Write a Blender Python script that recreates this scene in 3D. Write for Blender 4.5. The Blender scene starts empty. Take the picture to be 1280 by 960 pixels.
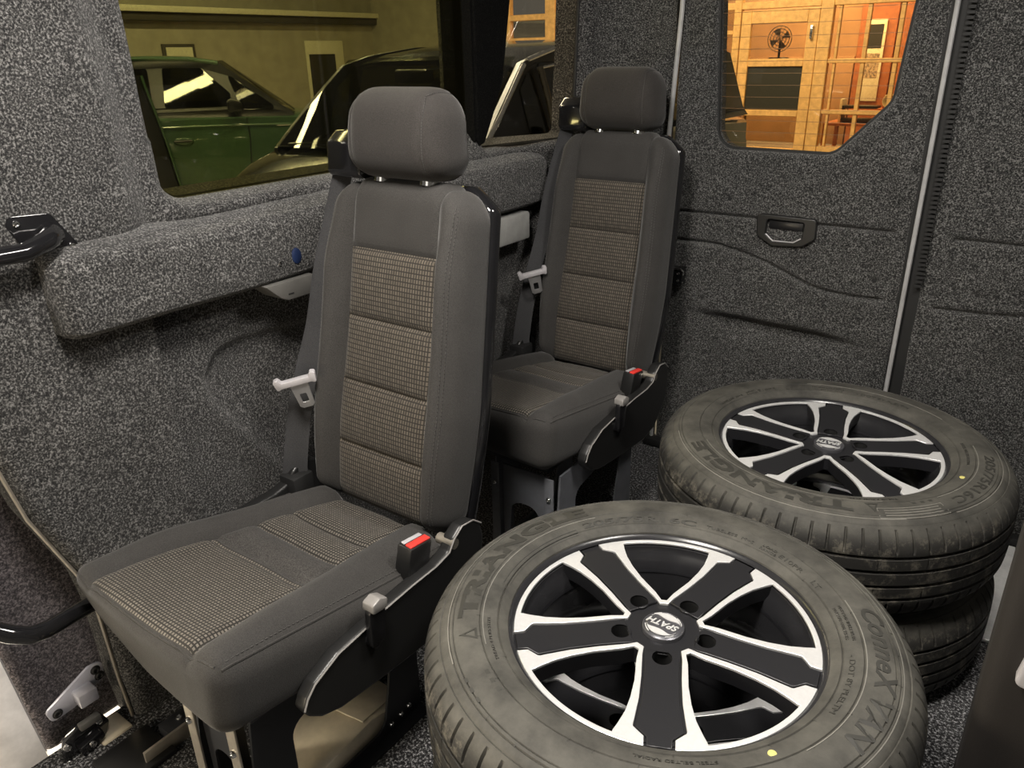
import bpy, bmesh, math, random
import numpy as np
from mathutils import Vector, Matrix

C = bpy.context.scene.collection
random.seed(4)
PI = math.pi
R = math.radians

# ------------------------------------------------------------------ camera, world, lights, exposure
F_PX = 960.0
pit, rol, yaw = R(23.26), R(1.27), R(36.0)
ri = Vector((math.cos(yaw), math.sin(yaw), 0)); fl = Vector((-math.sin(yaw), math.cos(yaw), 0)); up = Vector((0, 0, 1))
fw = fl * math.cos(pit) - up * math.sin(pit)
dn = -fl * math.sin(pit) - up * math.cos(pit)
r2 = ri * math.cos(rol) + dn * math.sin(rol)
d2 = -ri * math.sin(rol) + dn * math.cos(rol)
cam_data = bpy.data.cameras.new('camera')
cam_data.sensor_fit = 'HORIZONTAL'; cam_data.sensor_width = 36.0
cam_data.lens = 36.0 * F_PX / 1280.0
cam_data.clip_start = 0.02; cam_data.clip_end = 200
cam = bpy.data.objects.new('camera', cam_data); C.objects.link(cam)
m3 = Matrix((r2, -d2, -fw)).transposed()
cam.matrix_world = Matrix.Translation((0, 0, 1.16)) @ m3.to_4x4()
bpy.context.scene.camera = cam

sc = bpy.context.scene
sc.view_settings.view_transform = 'Standard'
sc.view_settings.look = 'None'
sc.view_settings.gamma = 1.0
sc.view_settings.use_curve_mapping = False
sc.view_settings.exposure = 0.48

world = bpy.data.worlds.new('world'); sc.world = world; world.use_nodes = True
bg = world.node_tree.nodes['Background']
bg.inputs[0].default_value = (1.0, 0.93, 0.80, 1); bg.inputs[1].default_value = 0.07

def area(name, loc, target, size, power, color, sy=None):
    l = bpy.data.lights.new(name, 'AREA'); l.energy = power; l.color = color
    l.shape = 'RECTANGLE'; l.size = size; l.size_y = sy or size
    o = bpy.data.objects.new(name, l); C.objects.link(o); o.location = loc
    d = Vector(target) - Vector(loc); o.rotation_euler = d.to_track_quat('-Z', 'Y').to_euler()
    return o

area('cabin_ceiling_light', (-0.53, 0.40, 1.70), (-0.62, 0.66, 0), 0.24, 22, (1.0, 0.94, 0.86), 0.40)
area('rear_ceiling_light', (-0.02, 1.12, 1.70), (-0.18, 1.25, 0), 0.20, 9.5, (1.0, 0.95, 0.88), 0.3)
area('open_front_fill', (-0.35, -1.5, 1.5), (-0.6, 1.0, 0.5), 1.1, 3.5, (1.0, 0.93, 0.84))  # unseen fill lamp added at the open front of the van
area('showroom_light', (-5.2, 3.5, 4.2), (-5.2, 3.5, 0), 0.25, 250, (1.0, 0.90, 0.66), 7.0)
area('showroom_light', (-9.2, 5.5, 4.2), (-9.2, 5.5, 0), 0.25, 330, (1.0, 0.90, 0.66), 8.0)
area('office_light', (-3.8, 14.2, 3.1), (-3.6, 14.8, 0), 2.5, 215, (1.0, 0.72, 0.40), 1.6)
area('partition_light', (-4.2, 9.6, 3.4), (-4.4, 12.6, 1.0), 2.5, 170, (1.0, 0.80, 0.48), 1.2)
area('door_step_light', (-2.1, -0.25, 0.75), (-1.45, 0.2, -0.1), 0.6, 40, (1.0, 0.88, 0.68))
area('entry_fill_light', (-0.95, -0.75, 0.50), (-1.20, 0.45, 0.35), 0.22, 4.5, (1.0, 0.84, 0.60))  # added fill, no lamp here; warms the carpet edge and seat front

# ------------------------------------------------------------------ material helpers
MATS = {}
def new_mat(name):
    m = bpy.data.materials.new(name); m.use_nodes = True
    nt = m.node_tree; b = nt.nodes['Principled BSDF']
    MATS[name] = m
    return m, nt, b
def noise(nt, scale, detail=2.0, rough=0.6, coord='Object'):
    tc = nt.nodes.new('ShaderNodeTexCoord'); n = nt.nodes.new('ShaderNodeTexNoise')
    n.inputs['Scale'].default_value = scale; n.inputs['Detail'].default_value = detail
    n.inputs['Roughness'].default_value = rough
    nt.links.new(tc.outputs[coord], n.inputs['Vector'])
    return n
def ramp(nt, src, stops):
    r = nt.nodes.new('ShaderNodeValToRGB'); nt.links.new(src, r.inputs[0])
    e = r.color_ramp.elements
    while len(e) < len(stops): e.new(0.5)
    for k, (p, c) in enumerate(stops):
        e[k].position = p; e[k].color = (c[0], c[1], c[2], 1)
    return r
def bump(nt, b, src, strength, dist=0.002):
    bp = nt.nodes.new('ShaderNodeBump'); bp.inputs['Strength'].default_value = strength
    bp.inputs['Distance'].default_value = dist
    nt.links.new(src, bp.inputs['Height']); nt.links.new(bp.outputs[0], b.inputs['Normal'])
def simple(name, color, rough=0.5, metal=0.0, var=0.12, scale=30, bumps=0.0, coat=0.0, spec=0.5):
    m, nt, b = new_mat(name)
    n = noise(nt, scale, 3)
    lo = tuple(c * (1 - var) for c in color); hi = tuple(min(1, c * (1 + var)) for c in color)
    r = ramp(nt, n.outputs['Fac'], [(0.3, lo), (0.7, hi)])
    nt.links.new(r.outputs[0], b.inputs['Base Color'])
    b.inputs['Roughness'].default_value = rough; b.inputs['Metallic'].default_value = metal
    b.inputs['Specular IOR Level'].default_value = spec
    if coat: b.inputs['Coat Weight'].default_value = coat
    if bumps: bump(nt, b, n.outputs['Fac'], bumps)
    return m
def carpet(name, lo, mid, hi, scale=230, strength=0.9, sheen=0.15):
    m, nt, b = new_mat(name)
    n = noise(nt, scale, 3.0, 0.75)
    n2 = noise(nt, 9, 3.0, 0.6)
    r = ramp(nt, n.outputs['Fac'], [(0.38, lo), (0.51, mid), (0.64, hi)])
    mx = nt.nodes.new('ShaderNodeMixRGB'); mx.blend_type = 'MULTIPLY'; mx.inputs[0].default_value = 0.5
    r2_ = ramp(nt, n2.outputs['Fac'], [(0.35, (0.65, 0.65, 0.65)), (0.65, (1, 1, 1))])
    nt.links.new(r.outputs[0], mx.inputs[1]); nt.links.new(r2_.outputs[0], mx.inputs[2])
    nt.links.new(mx.outputs[0], b.inputs['Base Color'])
    b.inputs['Roughness'].default_value = 0.95; b.inputs['Specular IOR Level'].default_value = 0.1
    b.inputs['Sheen Weight'].default_value = sheen; b.inputs['Sheen Roughness'].default_value = 0.5
    bump(nt, b, n.outputs['Fac'], strength, 0.004)
    return m
def fabric(name, color, scale=700, var=0.25):
    m, nt, b = new_mat(name)
    n = noise(nt, scale, 2.0, 0.6); n2 = noise(nt, 14, 3)
    r = ramp(nt, n.outputs['Fac'], [(0.35, tuple(c * (1 - var) for c in color)), (0.65, tuple(c * (1 + var) for c in color))])
    mx = nt.nodes.new('ShaderNodeMixRGB'); mx.blend_type = 'MULTIPLY'; mx.inputs[0].default_value = 0.4
    r3 = ramp(nt, n2.outputs['Fac'], [(0.35, (0.7, 0.7, 0.7)), (0.65, (1, 1, 1))])
    nt.links.new(r.outputs[0], mx.inputs[1]); nt.links.new(r3.outputs[0], mx.inputs[2])
    nt.links.new(mx.outputs[0], b.inputs['Base Color'])
    b.inputs['Roughness'].default_value = 0.9; b.inputs['Specular IOR Level'].default_value = 0.15
    b.inputs['Sheen Weight'].default_value = 0.17; b.inputs['Sheen Roughness'].default_value = 0.4
    bump(nt, b, n.outputs['Fac'], 0.35, 0.0015)
    return m
def weave(name, light, light2, dark, axes, bw, rh, mortar, offset=0.0):
    m, nt, b = new_mat(name)
    tc = nt.nodes.new('ShaderNodeTexCoord'); sp = nt.nodes.new('ShaderNodeSeparateXYZ'); cb = nt.nodes.new('ShaderNodeCombineXYZ')
    nt.links.new(tc.outputs['Object'], sp.inputs[0])
    nt.links.new(sp.outputs[axes[0]], cb.inputs[0]); nt.links.new(sp.outputs[axes[1]], cb.inputs[1])
    br = nt.nodes.new('ShaderNodeTexBrick'); br.offset = offset; br.squash = 1.0
    br.inputs['Color1'].default_value = (*light, 1); br.inputs['Color2'].default_value = (*light2, 1)
    br.inputs['Mortar'].default_value = (*dark, 1); br.inputs['Scale'].default_value = 1.0
    br.inputs['Mortar Size'].default_value = mortar; br.inputs['Brick Width'].default_value = bw
    br.inputs['Row Height'].default_value = rh; br.inputs['Mortar Smooth'].default_value = 0.3
    nt.links.new(cb.outputs[0], br.inputs['Vector'])
    nt.links.new(br.outputs['Color'], b.inputs['Base Color'])
    b.inputs['Roughness'].default_value = 0.88; b.inputs['Specular IOR Level'].default_value = 0.15
    b.inputs['Sheen Weight'].default_value = 0.08
    inv = nt.nodes.new('ShaderNodeMath'); inv.operation = 'SUBTRACT'; inv.inputs[0].default_value = 1.0
    nt.links.new(br.outputs['Fac'], inv.inputs[1])
    bump(nt, b, inv.outputs[0], 0.4, 0.001)
    return m
def glass(name, tint, refl=0.05):
    m = bpy.data.materials.new(name); m.use_nodes = True; nt = m.node_tree
    nt.nodes.remove(nt.nodes['Principled BSDF']); out = nt.nodes['Material Output']
    t = nt.nodes.new('ShaderNodeBsdfTransparent'); t.inputs[0].default_value = (*tint, 1)
    g = nt.nodes.new('ShaderNodeBsdfGlossy'); g.inputs['Roughness'].default_value = 0.02
    g.inputs[0].default_value = (0.9, 0.9, 0.9, 1)
    mx = nt.nodes.new('ShaderNodeMixShader'); lw = nt.nodes.new('ShaderNodeLayerWeight'); lw.inputs[0].default_value = 0.5
    pw = nt.nodes.new('ShaderNodeMath'); pw.operation = 'POWER'; pw.inputs[1].default_value = 4.0
    ma = nt.nodes.new('ShaderNodeMath'); ma.operation = 'MULTIPLY_ADD'; ma.inputs[1].default_value = 0.4; ma.inputs[2].default_value = refl
    nt.links.new(lw.outputs['Facing'], pw.inputs[0]); nt.links.new(pw.outputs[0], ma.inputs[0])
    nt.links.new(ma.outputs[0], mx.inputs[0]); nt.links.new(t.outputs[0], mx.inputs[1]); nt.links.new(g.outputs[0], mx.inputs[2])
    nt.links.new(mx.outputs[0], out.inputs[0]); MATS[name] = m
    return m

M = MATS
carpet('wall_carpet', (0.006, 0.006, 0.007), (0.044, 0.043, 0.042), (0.25, 0.245, 0.24), 290)
carpet('door_carpet', (0.005, 0.005, 0.005), (0.048, 0.048, 0.047), (0.25, 0.247, 0.24), 330)
carpet('sliding_door_carpet', (0.012, 0.010, 0.012), (0.06, 0.052, 0.056), (0.17, 0.15, 0.155), 260)
carpet('backlit_black_fleece', (0.001, 0.001, 0.001), (0.003, 0.003, 0.003), (0.009, 0.009, 0.008), 300, 0.5, 0.0)  # near black, holds the shade of the backlit window pillar
carpet('floor_carpet', (0.002, 0.002, 0.003), (0.015, 0.015, 0.016), (0.40, 0.40, 0.41), 190, 1.0)
fabric('seat_fabric', (0.044, 0.042, 0.040))
fabric('headrest_fabric', (0.036, 0.033, 0.031))
fabric('twill_fabric', (0.050, 0.047, 0.044), 500, 0.5)
weave('back_weave', (0.125, 0.108, 0.088), (0.088, 0.076, 0.062), (0.030, 0.027, 0.023), ('X', 'Z'), 0.0058, 0.0088, 0.0013)
weave('cushion_weave', (0.16, 0.143, 0.122), (0.115, 0.102, 0.086), (0.026, 0.024, 0.021), ('X', 'Y'), 0.0060, 0.0056, 0.0014)
fabric('belt_webbing', (0.045, 0.045, 0.047), 900, 0.3)
simple('seam_thread', (0.055, 0.052, 0.05), 0.8)
simple('black_plastic', (0.012, 0.012, 0.012), 0.38, scale=300, bumps=0.05)
simple('satin_black', (0.010, 0.010, 0.011), 0.30)
simple('gloss_black_metal', (0.008, 0.008, 0.009), 0.14, coat=0.6)
simple('black_powder_steel', (0.018, 0.019, 0.022), 0.42)
simple('blue_grey_steel', (0.13, 0.135, 0.15), 0.42, 0.2)
simple('bare_steel_edge', (0.55, 0.50, 0.42), 0.35, 0.8)
simple('cream_paint', (0.62, 0.55, 0.42), 0.45)
simple('white_paint', (0.80, 0.78, 0.78), 0.25, coat=0.4)
simple('grey_plastic', (0.095, 0.092, 0.086), 0.5)
simple('light_grey_trim', (0.30, 0.30, 0.29), 0.5)
simple('seal_grey', (0.36, 0.36, 0.36), 0.45)
simple('rubber_black', (0.008, 0.008, 0.008), 0.7)
simple('chrome', (0.75, 0.75, 0.74), 0.16, 1.0)
simple('tongue_metal', (0.80, 0.80, 0.82), 0.28, 0.9)
simple('grip_grey', (0.22, 0.21, 0.20), 0.35)
simple('tongue_grey', (0.55, 0.53, 0.55), 0.4, 0.3)
simple('red_button', (0.72, 0.045, 0.035), 0.4)
simple('brown_upholstery', (0.011, 0.0085, 0.007), 0.75, scale=400, bumps=0.15)
simple('blue_rubber', (0.008, 0.018, 0.060), 0.5)
simple('aluminium_sill', (0.80, 0.80, 0.79), 0.4, 0.25)
simple('clear_plastic', (0.42, 0.42, 0.48), 0.15, coat=0.8)
simple('rim_black', (0.014, 0.014, 0.016), 0.33, scale=500, bumps=0.02)
simple('rim_barrel', (0.020, 0.020, 0.022), 0.22)
simple('rim_silver', (0.90, 0.90, 0.90), 0.30, 0.55, var=0.04, scale=200)
simple('cap_grey', (0.10, 0.10, 0.11), 0.3, 0.5)
simple('yellow_mark', (0.55, 0.50, 0.16), 0.6)
simple('tyre_letter', (0.028, 0.027, 0.023), 0.6)
simple('tyre_letter_pale', (0.165, 0.158, 0.140), 0.75)
def tyre_mat():
    m, nt, b = new_mat('tyre_rubber')
    n = noise(nt, 16, 5, 0.65); n2 = noise(nt, 160, 3, 0.7)
    tc = nt.nodes.new('ShaderNodeTexCoord'); sp = nt.nodes.new('ShaderNodeSeparateXYZ'); nt.links.new(tc.outputs['Object'], sp.inputs[0])
    r = ramp(nt, n.outputs['Fac'], [(0.28, (0.026, 0.025, 0.022)), (0.72, (0.088, 0.084, 0.072))])
    # dried mud kept on the tread blocks only (radius past 0.336)
    ln = nt.nodes.new('ShaderNodeVectorMath'); ln.operation = 'LENGTH'
    cb = nt.nodes.new('ShaderNodeCombineXYZ'); nt.links.new(sp.outputs['X'], cb.inputs[0]); nt.links.new(sp.outputs['Y'], cb.inputs[1])
    nt.links.new(cb.outputs[0], ln.inputs[0])
    tr = ramp(nt, ln.outputs['Value'], [(0.333, (0, 0, 0)), (0.341, (1, 1, 1))])
    n3 = noise(nt, 22, 6, 0.8)
    mud = ramp(nt, n3.outputs['Fac'], [(0.50, (0, 0, 0)), (0.62, (1, 1, 1))])
    mul = nt.nodes.new('ShaderNodeMath'); mul.operation = 'MULTIPLY'
    nt.links.new(tr.outputs[0], mul.inputs[0]); nt.links.new(mud.outputs[0], mul.inputs[1])
    dk = nt.nodes.new('ShaderNodeMixRGB'); dk.inputs[2].default_value = (0.022, 0.021, 0.019, 1)
    nt.links.new(tr.outputs[0], dk.inputs[0]); nt.links.new(r.outputs[0], dk.inputs[1])
    mx = nt.nodes.new('ShaderNodeMixRGB'); mx.inputs[2].default_value = (0.115, 0.105, 0.085, 1)
    nt.links.new(mul.outputs[0], mx.inputs[0]); nt.links.new(dk.outputs[0], mx.inputs[1])
    nt.links.new(mx.outputs[0], b.inputs['Base Color'])
    b.inputs['Roughness'].default_value = 0.72; b.inputs['Specular IOR Level'].default_value = 0.4
    bump(nt, b, n2.outputs['Fac'], 0.25, 0.002)
tyre_mat()
# showroom
simple('green_car_paint', (0.060, 0.115, 0.062), 0.25, 0.2, coat=0.7)
simple('dark_car_paint', (0.012, 0.013, 0.009), 0.16, 0.3, coat=0.8)
simple('silver_brown_paint', (0.09, 0.078, 0.05), 0.2, 0.4, coat=0.6)
simple('car_trim', (0.010, 0.010, 0.010), 0.3)
simple('wall_beige', (0.34, 0.32, 0.235), 0.8, scale=4)
simple('wall_upper', (0.26, 0.25, 0.19), 0.8, scale=4)
simple('wall_band', (0.66, 0.64, 0.46), 0.6)
simple('wall_dark', (0.05, 0.045, 0.03), 0.7)
simple('show_floor', (0.36, 0.34, 0.30), 0.25, scale=3)
simple('pine_wood', (0.62, 0.37, 0.13), 0.5, var=0.2, scale=14)
simple('red_wood', (0.40, 0.135, 0.050), 0.5, var=0.2, scale=10)
simple('office_back', (0.42, 0.24, 0.12), 0.7, scale=3)
simple('dark_panel', (0.022, 0.022, 0.016), 0.4)
simple('picture_white', (0.85, 0.78, 0.55), 0.5)
simple('picture_print', (0.40, 0.30, 0.20), 0.5, var=0.9, scale=28)
simple('plant_green', (0.16, 0.17, 0.05), 0.6)
simple('defroster', (0.16, 0.085, 0.03), 0.5)
glass('tinted_pane', (0.60, 0.585, 0.42), 0.03)
glass('clear_pane', (0.93, 0.90, 0.84), 0.03)
glass('car_glass', (0.34, 0.34, 0.26), 0.07)
glass('office_glass', (0.88, 0.84, 0.74), 0.04)

# ------------------------------------------------------------------ object helpers
def tag(o, label=None, cat=None, group=None, kind=None):
    if label: o['label'] = label
    if cat: o['category'] = cat
    if group: o['group'] = group
    if kind: o['kind'] = kind
    return o
def empty(name, loc, label, cat, group=None, rz=0):
    o = bpy.data.objects.new(name, None); o.empty_display_size = 0.05; C.objects.link(o)
    o.location = loc; o.rotation_euler = (0, 0, rz)
    return tag(o, label, cat, group)
class MB:
    def __init__(s): s.v = []; s.f = []
    def add(s, verts, faces):
        n = len(s.v); s.v += [tuple(v) for v in verts]; s.f += [tuple(i + n for i in f) for f in faces]; return s
    def box(s, x0, x1, y0, y1, z0, z1):
        return s.add([(x0,y0,z0),(x1,y0,z0),(x1,y1,z0),(x0,y1,z0),(x0,y0,z1),(x1,y0,z1),(x1,y1,z1),(x0,y1,z1)],
                     [(0,3,2,1),(4,5,6,7),(0,1,5,4),(1,2,6,5),(2,3,7,6),(3,0,4,7)])
    def tube(s, pts, r, n=10, cap=True):
        pts = [Vector(p) for p in pts]; rr = r if isinstance(r, (list, tuple)) else [r] * len(pts)
        base = len(s.v); prev = None
        for i, p in enumerate(pts):
            t = (pts[min(i + 1, len(pts) - 1)] - pts[max(i - 1, 0)]).normalized()
            if prev is None:
                a = t.orthogonal().normalized()
            else:
                a = (prev - t * prev.dot(t)).normalized()
            prev = a; b = t.cross(a)
            for k in range(n):
                an = 2 * PI * k / n
                s.v.append(tuple(p + (a * math.cos(an) + b * math.sin(an)) * rr[i]))
        for i in range(len(pts) - 1):
            for k in range(n):
                k2 = (k + 1) % n
                s.f.append((base + i*n + k, base + i*n + k2, base + (i+1)*n + k2, base + (i+1)*n + k))
        if cap:
            s.f.append(tuple(base + k for k in range(n))[::-1]); e = base + (len(pts)-1)*n
            s.f.append(tuple(e + k for k in range(n)))
        return s
    def lathe(s, prof, n=64, closed=False, angles=None, rfun=None):
        base = len(s.v); m = len(prof)
        an = angles if angles is not None else [2 * PI * k / n for k in range(n)]
        n = len(an)
        for k, a in enumerate(an):
            ca, sa = math.cos(a), math.sin(a)
            for j, (r, z) in enumerate(prof):
                if rfun: r = rfun(k, j, r, z)
                s.v.append((r * ca, r * sa, z))
        jm = m if closed else m - 1
        for k in range(n):
            k2 = (k + 1) % n
            for j in range(jm):
                j2 = (j + 1) % m
                s.f.append((base + k*m + j, base + k2*m + j, base + k2*m + j2, base + k*m + j2))
        return s
    def prism(s, poly, axis, a, b):
        """poly: 2-D points; extruded along axis from a to b (poly in the two other axes, in x,y,z order)"""
        def P(p, t):
            q = list(p); q.insert('xyz'.index(axis), t); return tuple(q)
        n = len(poly); base = len(s.v)
        s.v += [P(p, a) for p in poly] + [P(p, b) for p in poly]
        s.f.append(tuple(base + i for i in range(n))[::-1]); s.f.append(tuple(base + n + i for i in range(n)))
        for i in range(n):
            j = (i + 1) % n; s.f.append((base + i, base + j, base + n + j, base + n + i))
        return s
    def grid(s, P, flip=False):
        """P: rows x cols array of points"""
        nr, nc = len(P), len(P[0]); base = len(s.v)
        for row in P: s.v += [tuple(p) for p in row]
        for i in range(nr - 1):
            for j in range(nc - 1):
                f = (base + i*nc + j, base + i*nc + j + 1, base + (i+1)*nc + j + 1, base + (i+1)*nc + j)
                s.f.append(f[::-1] if flip else f)
        return s
    def mesh(s, name, smooth=True, bevel=0, segs=2, fix=True, angle=40):
        me = bpy.data.meshes.new(name); me.from_pydata(s.v, [], s.f)
        bm = bmesh.new(); bm.from_mesh(me)
        if fix: bmesh.ops.recalc_face_normals(bm, faces=bm.faces)
        if bevel:
            ed = [e for e in bm.edges if len(e.link_faces) == 2 and e.calc_face_angle(0) > R(30)]
            bmesh.ops.bevel(bm, geom=ed, offset=bevel, segments=segs, affect='EDGES', profile=0.5, clamp_overlap=True)
        bm.to_mesh(me); bm.free()
        if smooth:
            me.shade_smooth(); me.set_sharp_from_angle(angle=R(angle))
        me.update()
        return me
    def obj(s, name, mat, parent=None, **kw):
        return link(name, s.mesh(name, **kw), mat, parent)
def link(name, me, mat, parent=None):
    o = bpy.data.objects.new(name, me); C.objects.link(o)
    if mat is not None and not me.materials: me.materials.append(M[mat] if isinstance(mat, str) else mat)
    if parent is not None: o.parent = parent
    return o
def lbl(o, text): o['label'] = text; return o
def curve_mesh(name, loops, depth, bevel=0.0, res=2):
    """flat filled outline with holes, thickness depth (z from -depth/2 to depth/2)"""
    cu = bpy.data.curves.new(name, 'CURVE'); cu.dimensions = '2D'; cu.fill_mode = 'BOTH'
    cu.extrude = max(depth / 2 - bevel, 0.00001); cu.bevel_depth = bevel; cu.bevel_resolution = res; cu.offset = -bevel
    for lp in loops:
        sp = cu.splines.new('POLY'); sp.points.add(len(lp) - 1); sp.use_cyclic_u = True
        for p, q in zip(sp.points, lp): p.co = (q[0], q[1], 0, 1)
    o = bpy.data.objects.new('temp', cu); C.objects.link(o)
    dg = bpy.context.evaluated_depsgraph_get()
    me = bpy.data.meshes.new_from_object(o.evaluated_get(dg)); bpy.data.objects.remove(o); bpy.data.curves.remove(cu)
    me.name = name; me.shade_smooth(); me.set_sharp_from_angle(angle=R(35))
    return me
def text_mesh(name, txt, size, depth, shear=0.0, bold=0.0, spacing=1.0):
    cu = bpy.data.curves.new(name, 'FONT'); cu.body = txt; cu.size = size; cu.extrude = depth / 2; cu.shear = shear
    cu.offset = bold; cu.space_character = spacing; cu.align_x = 'CENTER'; cu.align_y = 'CENTER'; cu.resolution_u = 3
    o = bpy.data.objects.new('temp', cu); C.objects.link(o)
    dg = bpy.context.evaluated_depsgraph_get()
    me = bpy.data.meshes.new_from_object(o.evaluated_get(dg)); bpy.data.objects.remove(o); bpy.data.curves.remove(cu)
    me.name = name
    return me
def rounded(poly, r, n=6):
    """round the corners of a 2-D polygon; r scalar or list"""
    out = []; N = len(poly)
    for i in range(N):
        p0, p1, p2 = Vector(poly[i-1]), Vector(poly[i]), Vector(poly[(i+1) % N])
        rad = r[i] if isinstance(r, (list, tuple)) else r
        a, b = (p0 - p1), (p2 - p1); la, lb = a.length, b.length
        if rad <= 0 or la < 1e-9 or lb < 1e-9: out.append(tuple(p1)); continue
        a.normalize(); b.normalize()
        ang = a.angle(b)
        if ang > 3.10 or ang < 0.02: out.append(tuple(p1)); continue
        d = min(rad / math.tan(ang / 2), la * 0.49, lb * 0.49); rr = d * math.tan(ang / 2)
        c = p1 + (a + b).normalized() * (rr / math.sin(ang / 2))
        s0 = p1 + a * d; s1 = p1 + b * d
        v0 = s0 - c; v1 = s1 - c
        t0 = math.atan2(v0.y, v0.x); dt = math.atan2(v1.y, v1.x) - t0
        while dt > PI: dt -= 2 * PI
        while dt < -PI: dt += 2 * PI
        for k in range(n + 1):
            t = t0 + dt * k / n; out.append((c.x + rr * math.cos(t), c.y + rr * math.sin(t)))
    return out
def smoothstep(a, b, x):
    t = np.clip((x - a) / (b - a), 0, 1); return t * t * (3 - 2 * t)
def sd_poly(P, X, Y):
    """signed distance to polygon (negative inside), numpy"""
    P = np.asarray(P, float); d = np.full(X.shape, 1e9); sgn = np.ones(X.shape)
    n = len(P)
    for i in range(n):
        j = i - 1
        ex, ey = P[j] - P[i]; wx, wy = X - P[i][0], Y - P[i][1]
        t = np.clip((wx * ex + wy * ey) / (ex * ex + ey * ey + 1e-18), 0, 1)
        bx, by = wx - ex * t, wy - ey * t
        d = np.minimum(d, bx * bx + by * by)
        c1 = Y >= P[i][1]; c2 = Y < P[j][1]; c3 = ex * wy > ey * wx
        allc = c1 & c2 & c3; nonc = ~c1 & ~c2 & ~c3
        sgn = np.where(allc | nonc, -sgn, sgn)
    return sgn * np.sqrt(d)
def sd_line(pts, X, Y):
    d = np.full(X.shape, 1e9)
    for (ax, ay), (bx, by) in zip(pts[:-1], pts[1:]):
        ex, ey = bx - ax, by - ay
        t = np.clip(((X - ax) * ex + (Y - ay) * ey) / (ex * ex + ey * ey + 1e-18), 0, 1)
        d = np.minimum(d, np.hypot(X - ax - ex * t, Y - ay - ey * t))
    return d
def panel(name, mat, a0, a1, b0, b1, step, holes, height, to3d, reveal=0.06, outline=None, lip=0.018, sill=0.0):
    """carpeted panel: a fine grid with true cut-outs, rolled lips and returns.
    height(A,B,sd) gives the relief towards the cabin; to3d(a,b,h) places a point."""
    na = int(round((a1 - a0) / step)) + 1; nb = int(round((b1 - b0) / step)) + 1
    A, B = np.meshgrid(np.linspace(a0, a1, na), np.linspace(b0, b1, nb), indexing='ij')
    def sd_all(X, Y):
        s = np.full(X.shape, 1e9)
        for h in holes: s = np.minimum(s, sd_poly(h, X, Y))
        if outline is not None: s = np.minimum(s, -sd_poly(outline, X, Y))
        return s
    S = sd_all(A, B)
    cA = (A[:-1, :-1] + A[1:, 1:]) / 2; cB = (B[:-1, :-1] + B[1:, 1:]) / 2
    keep = sd_all(cA, cB) > 0
    kv = np.zeros(A.shape, bool); dv = np.zeros(A.shape, bool)
    for di in (0, 1):
        for dj in (0, 1):
            kv[di:na-1+di, dj:nb-1+dj] |= keep; dv[di:na-1+di, dj:nb-1+dj] |= ~keep
    bd = kv & dv
    e = 1e-4
    for _ in range(2):
        g1 = (sd_all(A + e, B) - sd_all(A - e, B)) / (2 * e); g2 = (sd_all(A, B + e) - sd_all(A, B - e)) / (2 * e)
        S = sd_all(A, B); gg = np.maximum(g1 * g1 + g2 * g2, 0.25)
        A = np.where(bd, A - S * g1 / gg, A); B = np.where(bd, B - S * g2 / gg, B)
    S = np.maximum(sd_all(A, B), 0)
    H = height(A, B, S)
    if lip > 0:
        q = np.clip(lip - S, 0, lip); H = H - (lip - np.sqrt(np.maximum(lip * lip - q * q, 0)))
    idx = -np.ones(A.shape, int); vs = []
    for i, j in zip(*np.where(kv)):
        idx[i, j] = len(vs); vs.append(to3d(A[i, j], B[i, j], H[i, j]))
    fs = []
    ed = {}
    for i, j in zip(*np.where(keep)):
        f = (idx[i, j], idx[i+1, j], idx[i+1, j+1], idx[i, j+1]); fs.append(f)
        for k in range(4):
            a, b = f[k], f[(k + 1) % 4]
            if (b, a) in ed: del ed[(b, a)]
            else: ed[(a, b)] = 1
    inv = {idx[i, j]: (i, j) for i, j in zip(*np.where(kv))}
    low = {}
    for (a, b) in ed:
        for q in (a, b):
            if q not in low:
                i, j = inv[q]; low[q] = len(vs); vs.append(to3d(A[i, j], B[i, j] + sill * max(0.0, -g2[i, j]), H[i, j] - reveal))
        fs.append((b, a, low[a], low[b]))
    mb = MB(); mb.v = vs; mb.f = [tuple(int(x) for x in f) for f in fs]
    return mb.obj(name, mat, None, angle=60)

# =================================================================== THE VAN BODY (structure)
GZ = -0.5
tag(MB().box(-1.30, 0.70, -1.2, 2.10, -0.06, 0.0).obj('floor', 'floor_carpet', smooth=False), kind='structure')

# side wall: x = wall_x(y) + relief
KW = 1.033
def yz(pts): return [(y * KW, 1.16 - (1.16 - z) * KW) for y, z in pts]
def wall_x(y):
    y = np.asarray(y, float)
    return -1.265 + 0.130 * smoothstep(1.72, 2.03, y)
W1 = rounded(yz([(0.705, 1.60), (0.722, 0.941), (1.555, 0.941), (1.555, 1.60)]), [0.02, 0.045, 0.07, 0.02], 8)
W2 = rounded(yz([(1.720, 1.60), (1.705, 1.28), (1.668, 1.10), (1.630, 1.03), (1.575, 0.940)]) + [(1.955, 0.937), (1.985, 1.60)], [0.02, 0.10, 0.10, 0.10, 0.012, 0.03, 0.02], 8)
edge = rounded(yz([(0.30, 1.65), (0.355, 0.66), (0.383, 0.505), (0.435, 0.357), (0.444, 0.293), (0.447, 0.128), (0.455, 0.013)]) + [(0.471, -0.02), (2.03, -0.02), (2.03, 1.65)],
               [0, 0.1, 0.15, 0.08, 0.1, 0, 0, 0, 0, 0], 6)
emb = [(1.30, 0.62), (0.96, 0.655), (0.82, 0.665), (0.765, 0.655), (0.738, 0.62), (0.745, 0.575), (0.80, 0.49), (0.86, 0.40), (0.92, 0.33), (0.98, 0.28)]
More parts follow.
